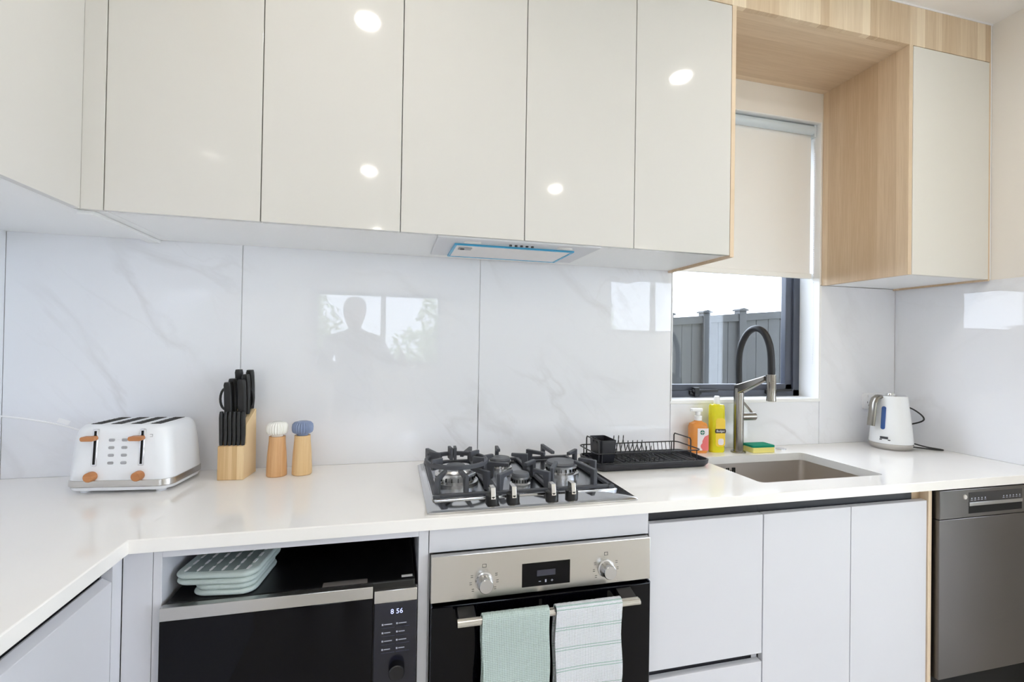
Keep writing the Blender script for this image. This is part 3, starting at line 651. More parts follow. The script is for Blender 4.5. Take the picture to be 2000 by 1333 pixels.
# pot holders / folded cloth
def pad(name, label, z0, h, w, dep, mat, rz, loc, stripes=False, layers=1):
    t = thing(name, label, 'cloth', (loc[0], loc[1], z0), rz, 'kitchen textiles stacked on the microwave')
    for l in range(layers):
        zz = h/layers*l; hh = h/layers
        rings = []
        for a in range(7):
            q = -PI/2 + PI*a/6; e = hh/2*math.cos(q)
            rings.append([(x, y, zz+hh/2+hh/2*math.sin(q)+.0012*math.sin(x*70+y*40+l)*(math.sin(q) > -.5)) for x, y, _ in rrect(w-hh+2*e-.006*l, dep-hh+2*e-.004*l, .03, 0, 5)])
        part('quilted_layer' if layers == 1 else 'fold', MB().loft(rings), mat, t, angle=70)
    if stripes:
        sp = MB(); rng = random.Random(3)
        for k in range(6):
            x = -w/2+.022+k*(w-.044)/5
            for q in range(5):
                y = -dep/2+.016+q*.034; sp.box(x-.003, x+.003, y, y+.02, h-.001, h+.0012)
        part('woven_stripe', sp, m_cap, t, bevel=.0008)
        pn_ = MB()
        for k in range(5):
            x = -w/2+.022+(k+.5)*(w-.044)/5; pn_.box(x-.011, x+.011, -dep/2+.012, dep/2-.012, h-.0015, h+.0004)
        part('dark_stripe', pn_, M('slate_stripe', srgb(138, 152, 152), .95, bump=.5, bscale=300), t)
    return t
pad('tea_towel', 'folded sage cloth at the bottom of the stack on the microwave', MZ, .024, .135, .17, m_sagep, -.12, (-.352, -.465), layers=2)
pad('pot_holder', 'plain sage quilted pot holder in the middle of the stack', MZ+.0245, .012, .172, .19, m_sagep, -.14, (-.368, -.452))
pad('pot_holder', 'sage pot holder with white dashed stripes on top of the stack', MZ+.037, .013, .176, .19, m_sagep, -.14, (-.368, -.45), stripes=True)

# ------------------------------------------------------------------ hob
t = thing('gas_hob', 'stainless four-burner gas hob with black iron trivets', 'hob', (.376, -.31, CT))
HX0, HX1, HY0, HY1 = .089, .664, -.5525, -.066
part('base_plate', MB().loft([rrect(HX1-HX0, HY1-HY0, .008, CT+.0005, 4, (HX0+HX1)/2, (HY0+HY1)/2), rrect(HX1-HX0, HY1-HY0, .008, CT+.004, 4, (HX0+HX1)/2, (HY0+HY1)/2), rrect(HX1-HX0-.012, HY1-HY0-.012, .008, CT+.008, 4, (HX0+HX1)/2, (HY0+HY1)/2)]), m_steelp, t, True)
rim = MB(); PX0, PX1, PY0, PY1 = .107, .636, -.478, -.078
for a in ((PX0, PX1, PY0, PY0+.007), (PX0, PX1, PY1-.007, PY1), (PX0, PX0+.007, PY0, PY1), (PX1-.007, PX1, PY0, PY1)): rim.box(*a, CT+.007, CT+.013)
part('pan_rim', rim, m_steelp, t, True, bevel=.002)
part('pan', box(PX0+.006, PX1-.006, PY0+.006, PY1-.006, CT+.006, CT+.0095), M('pan_steel', srgb(150, 152, 158), .22, 1), t, True)
for i, x in enumerate((.2585, .3145, .4235, .4805)):
    y = -.516; z = CT+.008
    k = part('knob', MB().lathe([(.0180, 0), (.0175, .020), (.0155, .022), (.001, .022)], (x, y, z), 24), m_blackp, t, True)
    part('grip', MB().prism([(y-.018, z+.014), (y+.018, z+.014), (y+.015, z+.043), (y-.012, z+.043)], 'x', x-.0062, x+.0062), m_steel, k, True, bevel=.001)
def burner(cx, cy_, r, h=.03, wok=False):
    b = part('burner', MB().lathe([(r*1.12, 0), (r*1.12, h*.25), (r*.92, h*.35), (r*.92, h*.62), (r*1.02, h*.66), (r*1.02, h*.8), (.001, h*.8)], (cx, cy_, CT+.009), 36), m_burn, t, True)
    ng = 20; sl = MB()
    for k in range(ng):
        a = 2*PI*k/ng; p = Vector((cx+math.cos(a)*r*.94, cy_+math.sin(a)*r*.94, 0)); u = Vector((-math.sin(a), math.cos(a), 0))*.0007; v = Vector((math.cos(a), math.sin(a), 0))*.003
        z0, z1 = CT+.009+h*.38, CT+.009+h*.62
        q = [p-u-v, p+u-v, p+u+v, p-u+v]
        sl.loft([[(w.x, w.y, z0) for w in q], [(w.x, w.y, z1) for w in q]])
    tag(part('flame_ports', sl, m_dark, b, True), kind='stuff')
    part('burner_cap', MB().lathe([(r*.96, h*.8), (r*.98, h*.95), (r*.9, h*1.08), (.001, h*1.1)], (cx, cy_, CT+.009), 36), m_enam if not wok else m_burn, b, True)
    if wok: part('centre_cap', MB().lathe([(r*.45, h*1.05), (r*.45, h*1.25), (.001, h*1.3)], (cx, cy_, CT+.009), 28), m_enam, b, True)
burner(.187, -.325, .060, .044, True); burner(.352, -.19, .036, .036); burner(.370, -.385, .027, .036); burner(.532, -.290, .050, .040)
GZ0, GZ1 = CT+.0095, .962
def bar(mb, a, b, w, z0, z1):
    a = Vector(a); b = Vector(b); d = (b-a).normalized(); n = Vector((-d.y, d.x))*w/2
    q = [a-n, b-n, b+n, a+n]; mb.loft([[(p.x, p.y, z0) for p in q], [(p.x, p.y, z1) for p in q]])
def finger(mb, base, tip, w=.012):
    base = Vector(base); tip = Vector(tip); d = (tip-base).normalized(); n = Vector((-d.y, d.x))*w/2
    def S_(s): return [(base+d*q[0]+n*s, q[1]) for q in ((0, GZ0+.004), (0, GZ1+.004), ((tip-base).length, GZ1+.004), ((tip-base).length, GZ1-.006), (.022, GZ1-.009), (.016, GZ0+.004))]
    mb.loft([[(p.x, p.y, z) for p, z in S_(-1)], [(p.x, p.y, z) for p, z in S_(1)]])
def trivet(x0, x1, y0, y1, fingers, label):
    mb = MB(); w = .012; zb0, zb1 = GZ0+.003, GZ0+.012
    for a, b in (((x0, y0), (x1, y0)), ((x1, y0), (x1, y1)), ((x1, y1), (x0, y1)), ((x0, y1), (x0, y0))): bar(mb, a, b, w, zb0, zb1)
    for x in (x0, x1):
        for y in (y0, y1): bar(mb, (x-.009, y), (x+.009, y), .016, GZ0, zb1)
    for b, e in fingers: finger(mb, b, e)
    return tag(part('trivet', mb, m_iron, t, True, bevel=.0015, seg=1), label)
lx0, lx1 = .118, .268; cy0, cy1 = -.462, -.094
trivet(lx0, lx1, cy0, cy1, [((lx0, cy0), (.150, -.385)), ((.200, cy0), (.192, -.385)), ((lx1, -.425), (.228, -.365)), ((lx0, cy1), (.155, -.20)), ((lx1, cy1), (.222, -.20))], None)
rx0, rx1 = .452, .622
trivet(.286, .436, cy0, cy1, [((.286, cy0), (.335, -.415)), ((.436, cy0), (.402, -.415)), ((.286, -.31), (.345, -.345)), ((.436, -.31), (.395, -.35)), ((.361, cy1), (.356, -.15)), ((.286, -.235), (.322, -.215)), ((.436, -.235), (.385, -.215))], None)
trivet(rx0, rx1, cy0, cy1, [((rx0, -.425), (.495, -.345)), ((.575, cy0), (.558, -.345)), ((rx1, -.36), (.582, -.315)), ((rx0, -.165), (.497, -.225)), ((rx1, -.19), (.575, -.24)), ((.53, cy1), (.53, -.215))], None)
wk = MB(); n = 44; rings = []
for i in range(n):
    a = 2*PI*i/n; ca, sa = math.cos(a), math.sin(a)
    rings.append([(.187+ca*r_, -.335+sa*r_*1.0, z) for r_, z in ((.083, .974), (.093, .974), (.093, .985), (.088, .987), (.083, .985))])
rings.append(rings[0]); wk.loft(rings, False, False)
for a in (35, 145, 215, 325, 86, 97):
    a = math.radians(a); bar(wk, (.187+math.cos(a)*.055, -.335+math.sin(a)*.055), (.187+math.cos(a)*.092, -.335+math.sin(a)*.092), .009, .966, .996 if abs(math.degrees(a)-90) > 20 else 1.003)
part('wok_ring', wk, m_iron, t, True, bevel=.001, seg=1)

# ------------------------------------------------------------------ sink
t = thing('sink', 'rectangular undermount stainless sink below the window', 'sink', (1.385, -.305, .68))
sk = MB(); cxs, cys = (SX0+SX1)/2, (SY0+SY1)/2; w_, d_ = SX1-SX0+.012, SY1-SY0+.012
zb = .69
inner = [rrect(w_, d_, .022, CB-.001, 6, cxs, cys), rrect(w_, d_, .022, zb+.012, 6, cxs, cys), rrect(w_-.02, d_-.02, .022, zb, 6, cxs, cys)]
outer = [rrect(w_-.02, d_-.02, .022, zb-.002, 6, cxs, cys), rrect(w_+.004, d_+.004, .024, zb+.01, 6, cxs, cys), rrect(w_+.004, d_+.004, .024, CB-.003, 6, cxs, cys), rrect(w_+.04, d_+.04, .03, CB-.003, 6, cxs, cys), rrect(w_+.04, d_+.04, .03, CB-.001, 6, cxs, cys)]
sk.loft(inner, False, True); sk.loft(outer, True, False); sk.loft([outer[-1], inner[0]], False, False)
part('bowl', sk, m_sink, t, True)
part('drain', MB().lathe([(.045, 0), (.045, .003), (.036, .003), (.03, .001), (.001, .001)], (cxs, cys, zb), 32), m_chrome, t, True)
ov = MB()
for dx in (-.022, -.0135, .0065, .015): ov.box(1.30+dx, 1.30+dx+.0045, SY1+.0035, SY1+.0065, .828, .852)
ov.box(1.30-.004, 1.30-.001, SY1+.0035, SY1+.0065, .838, .842)
part('overflow_slots', ov, m_dark, t, True)

# tap
t = thing('kitchen_tap', 'gunmetal mixer tap with arched black hose spout at the sink', 'tap', (1.372, -.085, CT))
part('base_flange', MB().lathe([(.029, 0), (.029, .004), (.026, .007), (.001, .007)], n=32), m_gun, t)
part('body', MB().lathe([(.0195, .006), (.0195, .255), (.0185, .262), (.001, .262)], n=32), m_gun, t)
part('spray_arm', MB().loft([rrect(.03, .02, .006, 0, 4)] and [[(x, y, z) for x, y, z in r] for r in (
    [(-.0155, .013, .235), (.0155, .013, .235), (.0155, .013, .275), (-.0155, .013, .275)],
    [(-.0155, -.018, .243), (.0155, -.018, .243), (.0155, -.018, .283), (-.0155, -.018, .283)],
    [(-.010, -.145, .303), (.010, -.145, .303), (.010, -.145, .322), (-.010, -.145, .322)])]), m_gun, t, bevel=.004)
part('holder', MB().lathe([(.018, .300), (.018, .326)], (0, -.168, 0), 24), m_gun, t)
hs = spline([(0, -.002, .27), (0, .002, .36), (0, -.008, .43), (0, -.045, .485), (0, -.092, .503), (0, -.135, .482), (0, -.162, .43), (0, -.170, .36), (0, -.170, .325)], 7)
part('hose', MB().tube(hs, .0125, 14), m_rubber, t)
part('spray_head', MB().lathe([(.0165, .228), (.0165, .24), (.0155, .243), (.0155, .30), (.0165, .302), (.0165, .328), (.001, .328)][::1], (0, -.170, 0), 28), m_gun, t)
lv = part('lever_hub', MB().lathe([(.016, 0), (.016, .068), (.0145, .07), (.001, .07)], (.008, 0, .145), 28, 'x'), m_gun, t)
part('lever', MB().tube([(.066, 0, .158), (.062, .03, .185), (.056, .055, .208)], .0048, 12), m_gun, lv)

# bottles, sponge, air switch
t = thing('soap_bottle', 'orange pump bottle of hand soap left of the yellow bottle', 'bottle', (1.204, -.055, CT), -.15, 'bottles behind the sink')
part('bottle', MB().loft([rrect(a, b, min(a, b)*.36, z, 5) for a, b, z in ((.066, .036, 0), (.074, .043, .006), (.074, .043, .105), (.066, .036, .118), (.03, .026, .126), (.026, .024, .130))]), m_orange, t)
part('collar', MB().lathe([(.015, .130), (.015, .147), (.006, .150), (.006, .166), (.001, .166)], n=20), m_cap, t)
part('pump_head', MB().loft([rrect(.05, .018, .008, z, 4, -.008, -.002) for z in (.166, .178)]).lathe([(.010, .150), (.010, .167)], n=16), m_cap, t, bevel=.002)
lab = part('label', box(-.012, .034, -.0225, -.0215, .012, .100), m_label, t)
part('label_print', MB().prism([(.008, .012), (.034, .012), (.034, .075), (.018, .068), (.008, .05)], 'y', -.0229, -.0225), m_labelp, lab)
part('emblem', MB().lathe([(.001, -.0008), (.0095, -.0008), (.0095, 0), (.001, 0)], (.008, -.0223, .084), 24, 'y'), m_emblem, lab)
part('emblem_mark', MB().box(.0073, .0087, -.0236, -.0231, .0755, .0925).box(0, .016, -.0236, -.0231, .0825, .085), m_label, lab)
part('fruit_print', MB().lathe([(.001, -.0012), (.013, -.0012), (.013, 0), (.001, 0)], (.014, -.0226, .029), 24, 'y'), m_labelp, lab)
t = thing('dish_liquid_bottle', 'tall yellow bottle of dish liquid with white cap beside the tap', 'bottle', (1.289, -.058, CT), -.15, 'bottles behind the sink')
part('bottle', MB().loft([rrect(a, b, min(a, b)*.4, z, 5) for a, b, z in ((.056, .034, 0), (.062, .039, .006), (.062, .039, .15), (.060, .038, .185), (.054, .034, .193), (.024, .022, .1955))]), m_lemon, t)
part('cap', MB().lathe([(.0125, .195), (.0125, .213), (.0105, .225), (.0085, .228), (.001, .228)], n=20), m_cap, t)
lab = part('label', MB().loft([swap_front(rrect(.040, .115, .012, -.0205, 4, .006, .082)), swap_front(rrect(.040, .115, .012, -.0197, 4, .006, .082))]), m_labely, t)
part('banner', MB().prism([(-.0155, .079), (-.018, .086), (-.0155, .096), (.027, .096), (.029, .088), (.027, .079)], 'y', -.0212, -.0205), m_brown, lab)
part('banner_text', moved(text_mb('Budget', .0125), (.0058, -.0215, .0873)), m_cap, lab)
part('label_print', MB().loft([swap_front(rrect(.024, .026, .008, -.0210, 4, .008, .044)), swap_front(rrect(.024, .026, .008, -.0206, 4, .008, .044))]), m_label, lab)
t = thing('sponge', 'yellow and green scouring sponge beside the tap', 'sponge', (1.472, -.082, CT), -.03)
part('foam', MB().loft([rrect(.104, .066, .006, z, 3) for z in (.0003, .022)]), m_yellow, t, bevel=.002)
part('scourer', MB().loft([rrect(.104, .066, .006, z, 3) for z in (.022, .030)]), m_green, t)
single('air_switch', MB().lathe([(.021, 0), (.021, .003), (.016, .005), (.001, .005)], (1.60, -.066, CT), 28), m_chrome, 'small flat metal disc on the worktop right of the sponge', 'disc')

# ------------------------------------------------------------------ dish rack
t = thing('dish_rack', 'black wire dish rack on a drip tray between hob and sink', 'dish rack', (.88, -.175, CT))
TX0, TX1, TY0, TY1 = .672, 1.105, -.272, -.09
cx_, cyy = (TX0+TX1)/2, (TY0+TY1)/2; w_, d_ = TX1-TX0, TY1-TY0
part('drip_tray', MB().loft([rrect(w_-.02, d_-.02, .02, CT+.001, 5, cx_, cyy), rrect(w_, d_, .028, CT+.012, 5, cx_, cyy), rrect(w_+.004, d_+.004, .03, CT+.026, 5, cx_, cyy), rrect(w_-.006, d_-.006, .026, CT+.026, 5, cx_, cyy), rrect(w_-.012, d_-.012, .024, CT+.012, 5, cx_, cyy)]), m_tray, t, True)
gr = MB()
for k in range(16): gr.box(TX0+.03+k*.0245, TX0+.036+k*.0245, TY0+.02, TY1-.02, CT+.0115, CT+.014)
part('tray_ribs', gr, m_tray, t, True)
rk = MB(); wr_ = .0019; z = .960
X0, X1, Y0, Y1 = .668, 1.072, -.262, -.105
rk.tube([Vector(p) for p in rrect(X1-X0, Y1-Y0, .02, z, 5, (X0+X1)/2, (Y0+Y1)/2)], wr_*1.2, 6, True)
rk.tube([Vector(p) for p in rrect(X1-X0-.02, Y1-Y0-.02, .02, .924, 5, (X0+X1)/2, (Y0+Y1)/2)], wr_, 6, True)
part('rim_wire', rk, m_wire, t, True)
ww = MB()
for k in range(21):
    x = X0+.03+k*(X1-X0-.06)/20
    ww.tube([(x, Y0+.01, .924), (x, Y0+.05, .922), (x, Y1-.05, .922), (x, Y1-.008, .926), (x, Y1, z)], wr_*.8, 5)
for x in (X0+.02, X1-.02):
    for y in (Y0, Y1): ww.rod((x, y, CT+.014), (x, y, z), wr_, 6)
part('floor_wires', ww, m_wire, t, True)
for k in range(9):
    x = .785+k*.019; top = .998 if k < 3 else (.978 if k < 7 else .955)
    y = -.15
    part('plate_loop', MB().tube(spline([(x-.006, y-.045, .922), (x-.005, y-.012, top-.018), (x+.001, y, top), (x+.006, y+.012, top-.018), (x+.008, y+.04, .922)], 5), wr_*.8, 6), m_wire, t, True)
    part('plate_loop', MB().tube(spline([(x+.004, -.235, .93), (x+.006, -.225, .915), (x+.012, -.218, .930)], 4), wr_*.8, 6), m_wire, t, True)
for x, ya, yb in ((1.046, -.235, -.130), (.688, -.235, -.130)):
    part('end_handle', MB().tube([(x, ya, .93), (x, ya, .990), (x, ya+.005, .997), (x, yb-.005, .997), (x, yb, .990), (x, yb, .93)], wr_*1.2, 6), m_wire, t, True)
cup = MB(); ccx, ccy = .727, -.182
cup.loft([rrect(a, b, .008, z, 4, ccx, ccy) for a, b, z in ((.044, .086, .916), (.050, .092, .922), (.060, .102, .998), (.056, .098, .998), (.046, .088, .924))])
part('cutlery_cup', cup, m_tray, t, True)
part('cup_hook', MB().tube([(ccx-.031, -.20, .985), (ccx-.034, -.195, 1.001), (ccx-.034, -.175, 1.001), (ccx-.031, -.17, .985)], wr_, 6), m_wire, t, True)

# ------------------------------------------------------------------ toaster
t = thing('toaster', 'white four-slice toaster with wooden knobs and steel band', 'toaster', (-.712, -.127, CT), math.radians(-6))
def ring(w, d, z, r=.035): return rrect(w, d, r, z, 7)
part('body', MB().loft([ring(.262, .192, .038), ring(.2555, .188, .09), ring(.246, .182, .14), ring(.238, .176, .165), ring(.229, .168, .176), ring(.214, .154, .183, .03), ring(.195, .140, .185, .025)]), m_toast, t, angle=50)
part('steel_band', MB().loft([ring(.262, .193, .019), ring(.266, .197, .021), ring(.2655, .1965, .037), ring(.262, .193, .038)]), m_steel, t)
part('base', MB().loft([ring(.235, .165, .006), ring(.255, .186, .010), ring(.263, .194, .019)]), m_toast, t)
for x in (-.095, .095):
    for y in (-.065, .065): part('foot', MB().lathe([(.001, 0), (.012, 0), (.014, .008), (.001, .008)], (x, y, 0), 14), m_toast, t)
for k in range(4):
    x = -.075+k*.05
    s_ = part('bread_slot', MB().box(x-.0135, x+.0135, -.062, .062, .1845, .1856), m_dark, t)
    g_ = MB()
    for q in range(6): g_.box(x-.0135, x+.0135, -.056+q*.021, -.053+q*.021, .1856, .1862)
    part('slot_wires', g_, M('slot_wire', srgb(90, 88, 86), .3, 1), s_)
def fy(z): return -(.0965-(z-.038)*.064)       # front face depth by height
for x in (-.058, .058):
    sl = part('lever_slot', MB().loft([[(x+(.0070 if q else -.0070), fy(zz)-o, zz) for q, zz in ((0, .076), (1, .076), (1, .176), (0, .176))] for o in (-.004, .0022)]), m_chrome, t, bevel=.002)
    part('slot_gap', MB().loft([[(x+(.0028 if q else -.0028), fy(zz)-o, zz) for q, zz in ((0, .081), (1, .081), (1, .171), (0, .171))] for o in (.001, .0028)]), m_dark, sl)
    part('lever', MB().loft([swap_front(rrect(.034, .012, .005, fy(.152)-q, 4, x-.009, .152)) for q in (.003, .006, .018, .020)]), m_tan, t)
    part('knob', MB().lathe([(.0125, .002), (.0135, -.002), (.0125, -.016), (.011, -.018), (.001, -.018)][::-1], (x-.002, fy(.05)-.001, .05), 24, 'y'), m_tan, t)
for r in range(4):
    z = .146-r*.0205
    for x in (-.0175, .0145):
        part('button', MB().loft([swap_front(rrect(.0145, .0078, .003, fy(z)-q, 3, x, z)) for q in (-.002, .0018)]), m_grey, t)
    part('button_print', box(-.005, .002, fy(z)-.0006, fy(z)+.002, z-.001, z+.001), m_grey, t)
part('printed_icon', MB().box(.076, .083, fy(.157)-.0006, fy(.157)+.002, .160, .1612).box(.076, .083, fy(.157)-.0006, fy(.157)+.002, .1535, .1547).box(.082, .083, fy(.157)-.0006, fy(.157)+.002, .1535, .1612), m_grey, t)
co = part('cord', MB().tube(spline([(-.10, .085, .09), (-.17, .085, .125), (-.245, .065, .16), (-.32, .035, .185), (-.405, .02, .20)], 6), .0026, 8), m_cordw, t)
part('cord_tag', MB().prism([(-.262, .172), (-.232, .162), (-.226, .174), (-.256, .184)], 'y', .062, .0632), m_cap, co)

# ------------------------------------------------------------------ knife block and knives
KB = (-.466, -.092, CT); KR = math.radians(-6)
t = thing('knife_block', 'pine knife block with black handles beside the toaster', 'knife block', KB, KR)
bx = MB(); hw = .037
prof = [(-.046, .0005), (-.046, .102), (-.026, .106), (-.026, .165), (.046, .205), (.052, .0005)]
part('block', MB().prism(prof, 'x', -hw, hw), m_pine, t, bevel=.0012, seg=1)
def place(me_parts, name, label, group, loc, rot):
    pass
def W(lx, ly, lz):
    m = Matrix.Translation(KB) @ Matrix.Rotation(KR, 4, 'Z'); return m @ Vector((lx, ly, lz))
def knife(label, group, lx, ly, lz, length, w, tilt, dep=.020, hook=True, bladelen=.09):
    o = thing('knife', label, 'knife', W(lx, ly, lz), KR, group); o.rotation_euler = (tilt, 0, KR)
    rings = []
    for z, sx, sy, off in ((0, .8, .85, 0), (.012, .9, .9, 0), (length*.3, 1, .92, .001), (length*.6, 1, 1, 0), (length*.82, .95, 1.02, -.001), (length*.93, .9, 1.2 if hook else 1, -.003 if hook else 0), (length, .75, 1.1 if hook else .8, -.003 if hook else 0)):
        rings.append([(x, y+off, z) for x, y, _ in rrect(w*sx, dep*sy, min(w, dep)*.35, 0, 3)])
    part('handle', MB().loft(rings), m_handle, o, bevel=0, angle=50)
    part('blade', MB().prism([(-dep*.35, .0), (dep*.35, 0), (dep*.35, -bladelen*.8), (0, -bladelen), (-dep*.35, -bladelen*.7)], 'x', -.0008, .0008), m_blade, o)
    return o
pos_ = ('leftmost', 'second from left', 'third from left', 'third from right', 'second from right', 'rightmost')
for k in range(6):
    knife('short black steak knife, %s in the front row of the knife block' % pos_[k], 'steak knives in the block', -.031+k*.0124, -.0365, .1045, .102, .0112, math.radians(1), .013, False, .07)
big = [(-.021, -.0145, .1795, .115, 'front left'), (-.017, .0085, .1925, .112, 'middle left'), (-.009, .0335, .2065, .125, 'back left'), (.018, -.0145, .1795, .124, 'front right'), (.021, .0095, .193, .125, 'middle right'), (.024, .0335, .2065, .124, 'back right')]
for x, y, z, l, w in big:
    knife('long black-handled kitchen knife, %s of the large handles in the block' % w, 'large knives in the block', x, y, z, l, .0235, math.radians(3), .017, True, .03)
sc = thing('scissors', 'black-handled kitchen scissors standing in the knife block', 'scissors', W(-.012, .021, .199), KR)
for s in (-1, 1):
    lp = [(s*.032+math.cos(a)*.017*s, 0, .040+math.sin(a)*.034) for a in [2*PI*q/20 for q in range(20)]]
    part('finger_loop', MB().tube(lp, .0038, 8, True), m_handle, sc)
    part('shank', MB().tube([(s*.022, 0, .014), (s*.005, 0, 0), (s*.001, 0, -.03)], .004, 8), m_handle, sc)

# ------------------------------------------------------------------ mills
def mill(label, x, y, wmat, cmat):
    t = thing('pepper_mill', label, 'mill', (x, y, CT), 0, 'pair of grinders beside the knife block')
    part('wooden_body', MB().lathe([(.028, .0003), (.0300, .003), (.0295, .03), (.0275, .07), (.0242, .108), (.0238, .124), (.001, .124)], n=40), wmat, t)
    part('neck', MB().lathe([(.017, .124), (.018, .131), (.016, .133)], n=32), cmat, t)
    n = 144; rings = []
    for r, z in ((.016, .130), (.022, .1305), (.0275, .1335), (.0302, .140), (.0306, .150), (.0292, .159), (.024, .1655), (.014, .169), (.002, .1695)):
        rings.append([((r*(1+(.055*math.cos(24*2*PI*i/n) if r > .015 else 0)))*math.cos(2*PI*i/n), (r*(1+(.055*math.cos(24*2*PI*i/n) if r > .015 else 0)))*math.sin(2*PI*i/n), z) for i in range(n)])
    part('ribbed_top', MB().loft(rings), cmat, t, angle=60)
mill('wooden grinder with ribbed white ceramic top', -.349, -.105, m_beech, m_cerw)
mill('wooden grinder with ribbed blue ceramic top', -.276, -.100, m_beechl, m_cerb)

# ------------------------------------------------------------------ kettle
t = thing('kettle', 'white electric kettle with steel handle on its base in the corner', 'kettle', (2.118, -.128, CT))
part('base', MB().lathe([(.060, .0005), (.070, .002), (.0745, .012), (.0785, .022), (.0785, .026), (.001, .026)], n=48), m_steel, t)
part('body', MB().lathe([(.0785, .0265), (.0778, .035), (.073, .09), (.066, .15), (.0605, .20), (.0590, .222), (.0575, .228), (.053, .226)], n=48), m_kett, t)
part('lid', MB().lathe([(.0535, .222), (.0535, .229), (.048, .233), (.02, .232), (.018, .238), (.001, .239)], n=40), m_chrome, t)
def kp(dirv, r, z): d = Vector(dirv).normalized(); return Vector((d.x*r, d.y*r, z))
hdv = Vector((-.98, .12, 0)).normalized(); hn = Vector((-hdv.y, hdv.x, 0))
pts = [(.050, .222), (.066, .223), (.080, .214), (.0865, .195), (.0905, .16), (.095, .122), (.0975, .098)]
rr = []
for i, (r, z) in enumerate(pts):
    tg = Vector((pts[min(i+1, 6)][0]-pts[max(i-1, 0)][0], pts[min(i+1, 6)][1]-pts[max(i-1, 0)][1])).normalized(); no = Vector((-tg.y, tg.x))
    wv, hv = .018, .0095
    rr.append([hdv*(r+no.x*hv*math.sin(a)) + Vector((0, 0, z+no.y*hv*math.sin(a))) + hn*wv*math.cos(a) for a in [2*PI*q/12 for q in range(12)]])
part('handle', MB().loft(rr), m_gun, t)
gv = Vector((-.962, -.26, 0)).normalized(); gn = Vector((-gv.y, gv.x, 0))
gg = []
for off in (-.003, .0012):
    gg.append([gv*(.0785-(z-.035)*.107+.0005+off)+gn*x+Vector((0, 0, z)) for x, _, z in [(p[0], 0, p[1]+.135) for p in rrect(.016, .098, .0075, 0, 5)]])
wg = part('water_gauge', MB().loft(gg), m_kblue, t)
lvz = Vector((-.93, -.36, 0)).normalized(); ln = Vector((lvz.y, -lvz.x, 0))
lg = MB()
for x0, x1, z0, z1 in ((-.012, .016, .046, .056), (-.020, .018, .0405, .0445)):
    q = []
    for off in (-.002, .0008): q.append([lvz*(.0785-(z-.035)*.09+off)*math.cos(x/.08)+ln*x+Vector((0, 0, z)) for x, z in ((x0, z0), (x1, z0), (x1, z1), (x0, z1))])
    lg.loft(q)
part('logo', lg, m_ink, t)
part('power_cord', MB().tube(spline([(.07, -.03, .008), (.12, -.065, .005), (.155, -.095, .004), (.165, -.085, .004), (.15, -.03, .006), (.12, .03, .02)], 7), .003, 8), m_cord, t)
part('power_cord', MB().tube(spline([(.115, .09, .075), (.155, .04, .09), (.176, -.01, .12), (.160, .02, .16), (.12, .07, .185), (.09, .115, .20)], 7), .0032, 8), m_cord, t)
t = thing('power_outlet', 'white double power outlet on the splashback behind the kettle', 'outlet', (2.17, -.004, 1.09))
part('plate', MB().loft([swap_front(rrect(.116, .074, .006, 0.0038, 3)), swap_front(rrect(.116, .074, .006, -.004, 3)), swap_front(rrect(.108, .066, .006, -.006, 3))]), m_cap, t)
for x in (-.03, .03):
    part('switch', box(x-.006, x+.006, -.009, -.005, .018, .028), m_cap, t)
    part('socket_holes', MB().box(x-.008, x-.0055, -.0065, -.005, -.01, -.002).box(x+.0055, x+.008, -.0065, -.005, -.01, -.002).box(x-.001, x+.001, -.0065, -.005, -.024, -.016), m_ink, t)

# ------------------------------------------------------------------ photographer, seen only as a reflection in the splashback
px_, py_ = -.285, -2.06
pt = thing('person', 'person in a dark shirt photographing the kitchen, reflected in the splashback', 'person', (px_, py_, 0))
def skin_mesh(name, verts, edges, radii, root, mat):
    me = bpy.data.meshes.new(name); me.from_pydata(verts, edges, []); ob = bpy.data.objects.new(name, me); COL.objects.link(ob)
    ob.modifiers.new('s', 'SKIN'); ob.modifiers.new('u', 'SUBSURF').levels = 2
    for i, v in enumerate(me.skin_vertices[0].data):
        v.radius = radii[i] if isinstance(radii[i], tuple) else (radii[i], radii[i]); v.use_root = (i == root)
    dg = bpy.context.evaluated_depsgraph_get(); m2 = bpy.data.meshes.new_from_object(ob.evaluated_get(dg)); bpy.data.objects.remove(ob)
    for p in m2.polygons: p.use_smooth = True
    m2.materials.clear(); m2.materials.append(mat); m2.name = name; return m2
V = [(0, 0, .88), (0, 0, 1.05), (0, .01, 1.22), (0, .01, 1.34), (0, .02, 1.41), (0, .04, 1.46),          # 0-5 pelvis..neck..head base
     (-.17, .0, 1.33), (-.23, .10, 1.10), (.08, .215, 1.20),                                                # 6-8 left arm
     (.17, .0, 1.33), (.27, .06, 1.12), (.36, .215, 1.21),                                                 # 9-11 right arm
     (-.09, 0, .84), (-.10, .01, .46), (-.10, -.02, .08), (-.10, .10, .035),
     (.09, 0, .84), (.10, .01, .46), (.10, -.02, .08), (.10, .10, .035)]
E_ = [(0, 1), (1, 2), (2, 3), (3, 4), (4, 5), (3, 6), (6, 7), (7, 8), (3, 9), (9, 10), (10, 11), (0, 12), (12, 13), (13, 14), (14, 15), (0, 16), (16, 17), (17, 18), (18, 19)]
Rr = [(.14, .10), (.13, .095), (.15, .10), (.13, .085), .055, .05, .065, .048, .030, .065, .048, .030, .085, .058, .042, .035, .085, .058, .042, .035]
link('body', skin_mesh('body', V, E_, Rr, 0, m_shirt), pt)
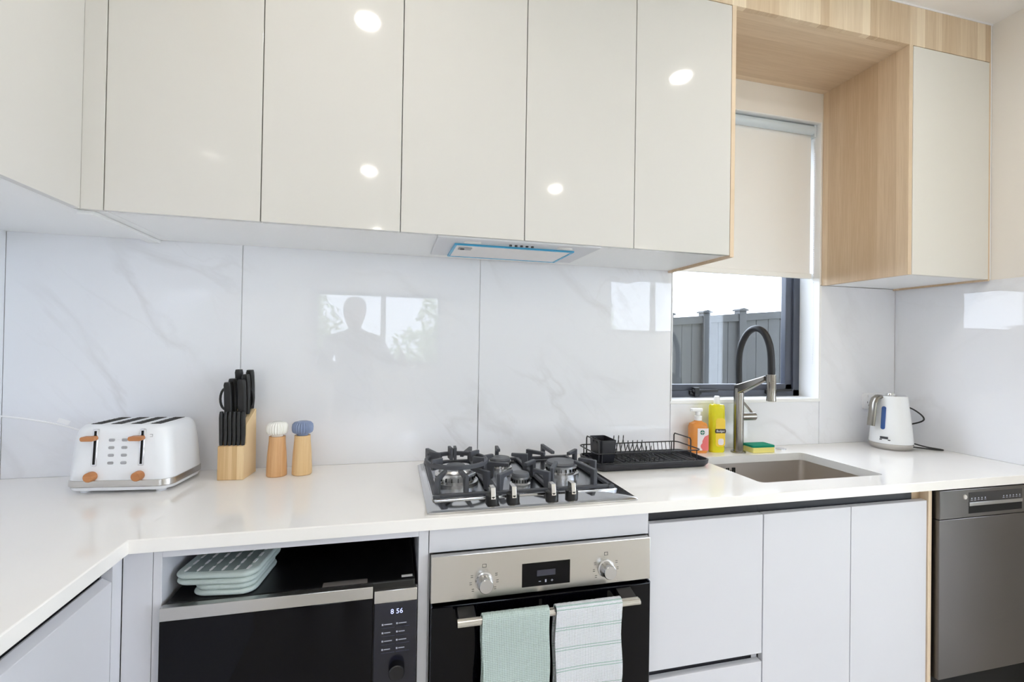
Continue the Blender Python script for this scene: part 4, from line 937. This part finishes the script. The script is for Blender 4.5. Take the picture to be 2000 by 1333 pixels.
hd_ = MB().loft([[(math.cos(a)*r*.78, .055+math.sin(a)*r*.95+.012*(1 if math.sin(a) > .8 and .04 < h < .12 else 0), 1.43+h) for a in [2*PI*q/20 for q in range(20)]] for r, h in ((.03, 0), (.062, .015), (.082, .05), (.092, .10), (.095, .14), (.086, .18), (.06, .212), (.02, .225))])
head = part('head', hd_, m_skin, pt, angle=80)
part('hair', MB().loft([[(math.cos(a)*r*.82, .035+math.sin(a)*r*.92, 1.43+h) for a in [2*PI*q/20 for q in range(20)]] for r, h in ((.07, .06), (.094, .09), (.102, .14), (.097, .19), (.07, .225), (.02, .24))]), m_hair, head, angle=80)
part('nose', MB().loft([[(math.cos(a)*r, .145+d_, 1.53+math.sin(a)*r*1.6) for a in [2*PI*q/8 for q in range(8)]] for r, d_ in ((.014, -.02), (.010, .008), (.003, .014))]), m_skin, head)
for s in (-1, 1):
    part('ear', MB().lathe([(.001, -.006), (.016, -.004), (.018, .004), (.001, .006)], (s*.074, .05, 1.535), 12, 'x'), m_skin, head)
    part('eye', MB().lathe([(.001, -.004), (.009, 0), (.001, .004)], (s*.03, .136, 1.55), 10, 'y'), m_cap, head)
part('mouth', box(-.02, .02, .128, .1355, 1.485, 1.491), m_labelp, head)
for s, cx0 in ((-1, .08), (1, .36)):                      # hands closing on the camera body
    hm = MB().loft([[(cx0 + math.cos(a)*.014, .215+d_, 1.205+math.sin(a)*.034) for a in [2*PI*q/12 for q in range(12)]] for d_ in (-.01, .03, .065)])
    for q in range(4):
        ln_ = (.052, .06, .056, .044)[q]; zz = 1.23-q*.017
        hm.tube(spline([(cx0, .265, zz), (cx0-s*.006, .265+ln_*.5, zz), (cx0-s*.022, .265+ln_*.62, zz)], 4), .0078, 7)
    hm.tube(spline([(cx0, .235, 1.235), (cx0-s*.018, .25, 1.262), (cx0-s*.03, .262, 1.268)], 4), .009, 7)
    part('hand', hm, m_skin, pt, angle=80)
cmo = thing('photo_camera', 'black camera held in the hands of the reflected photographer', 'camera', (-.065, -1.775, 1.16))
part('camera_body', MB().loft([rrect(.15, .05, .015, z, 4) for z in (0, .085)]).box(-.03, .03, -.02, .02, .085, .11), m_blackp, cmo, bevel=.004)
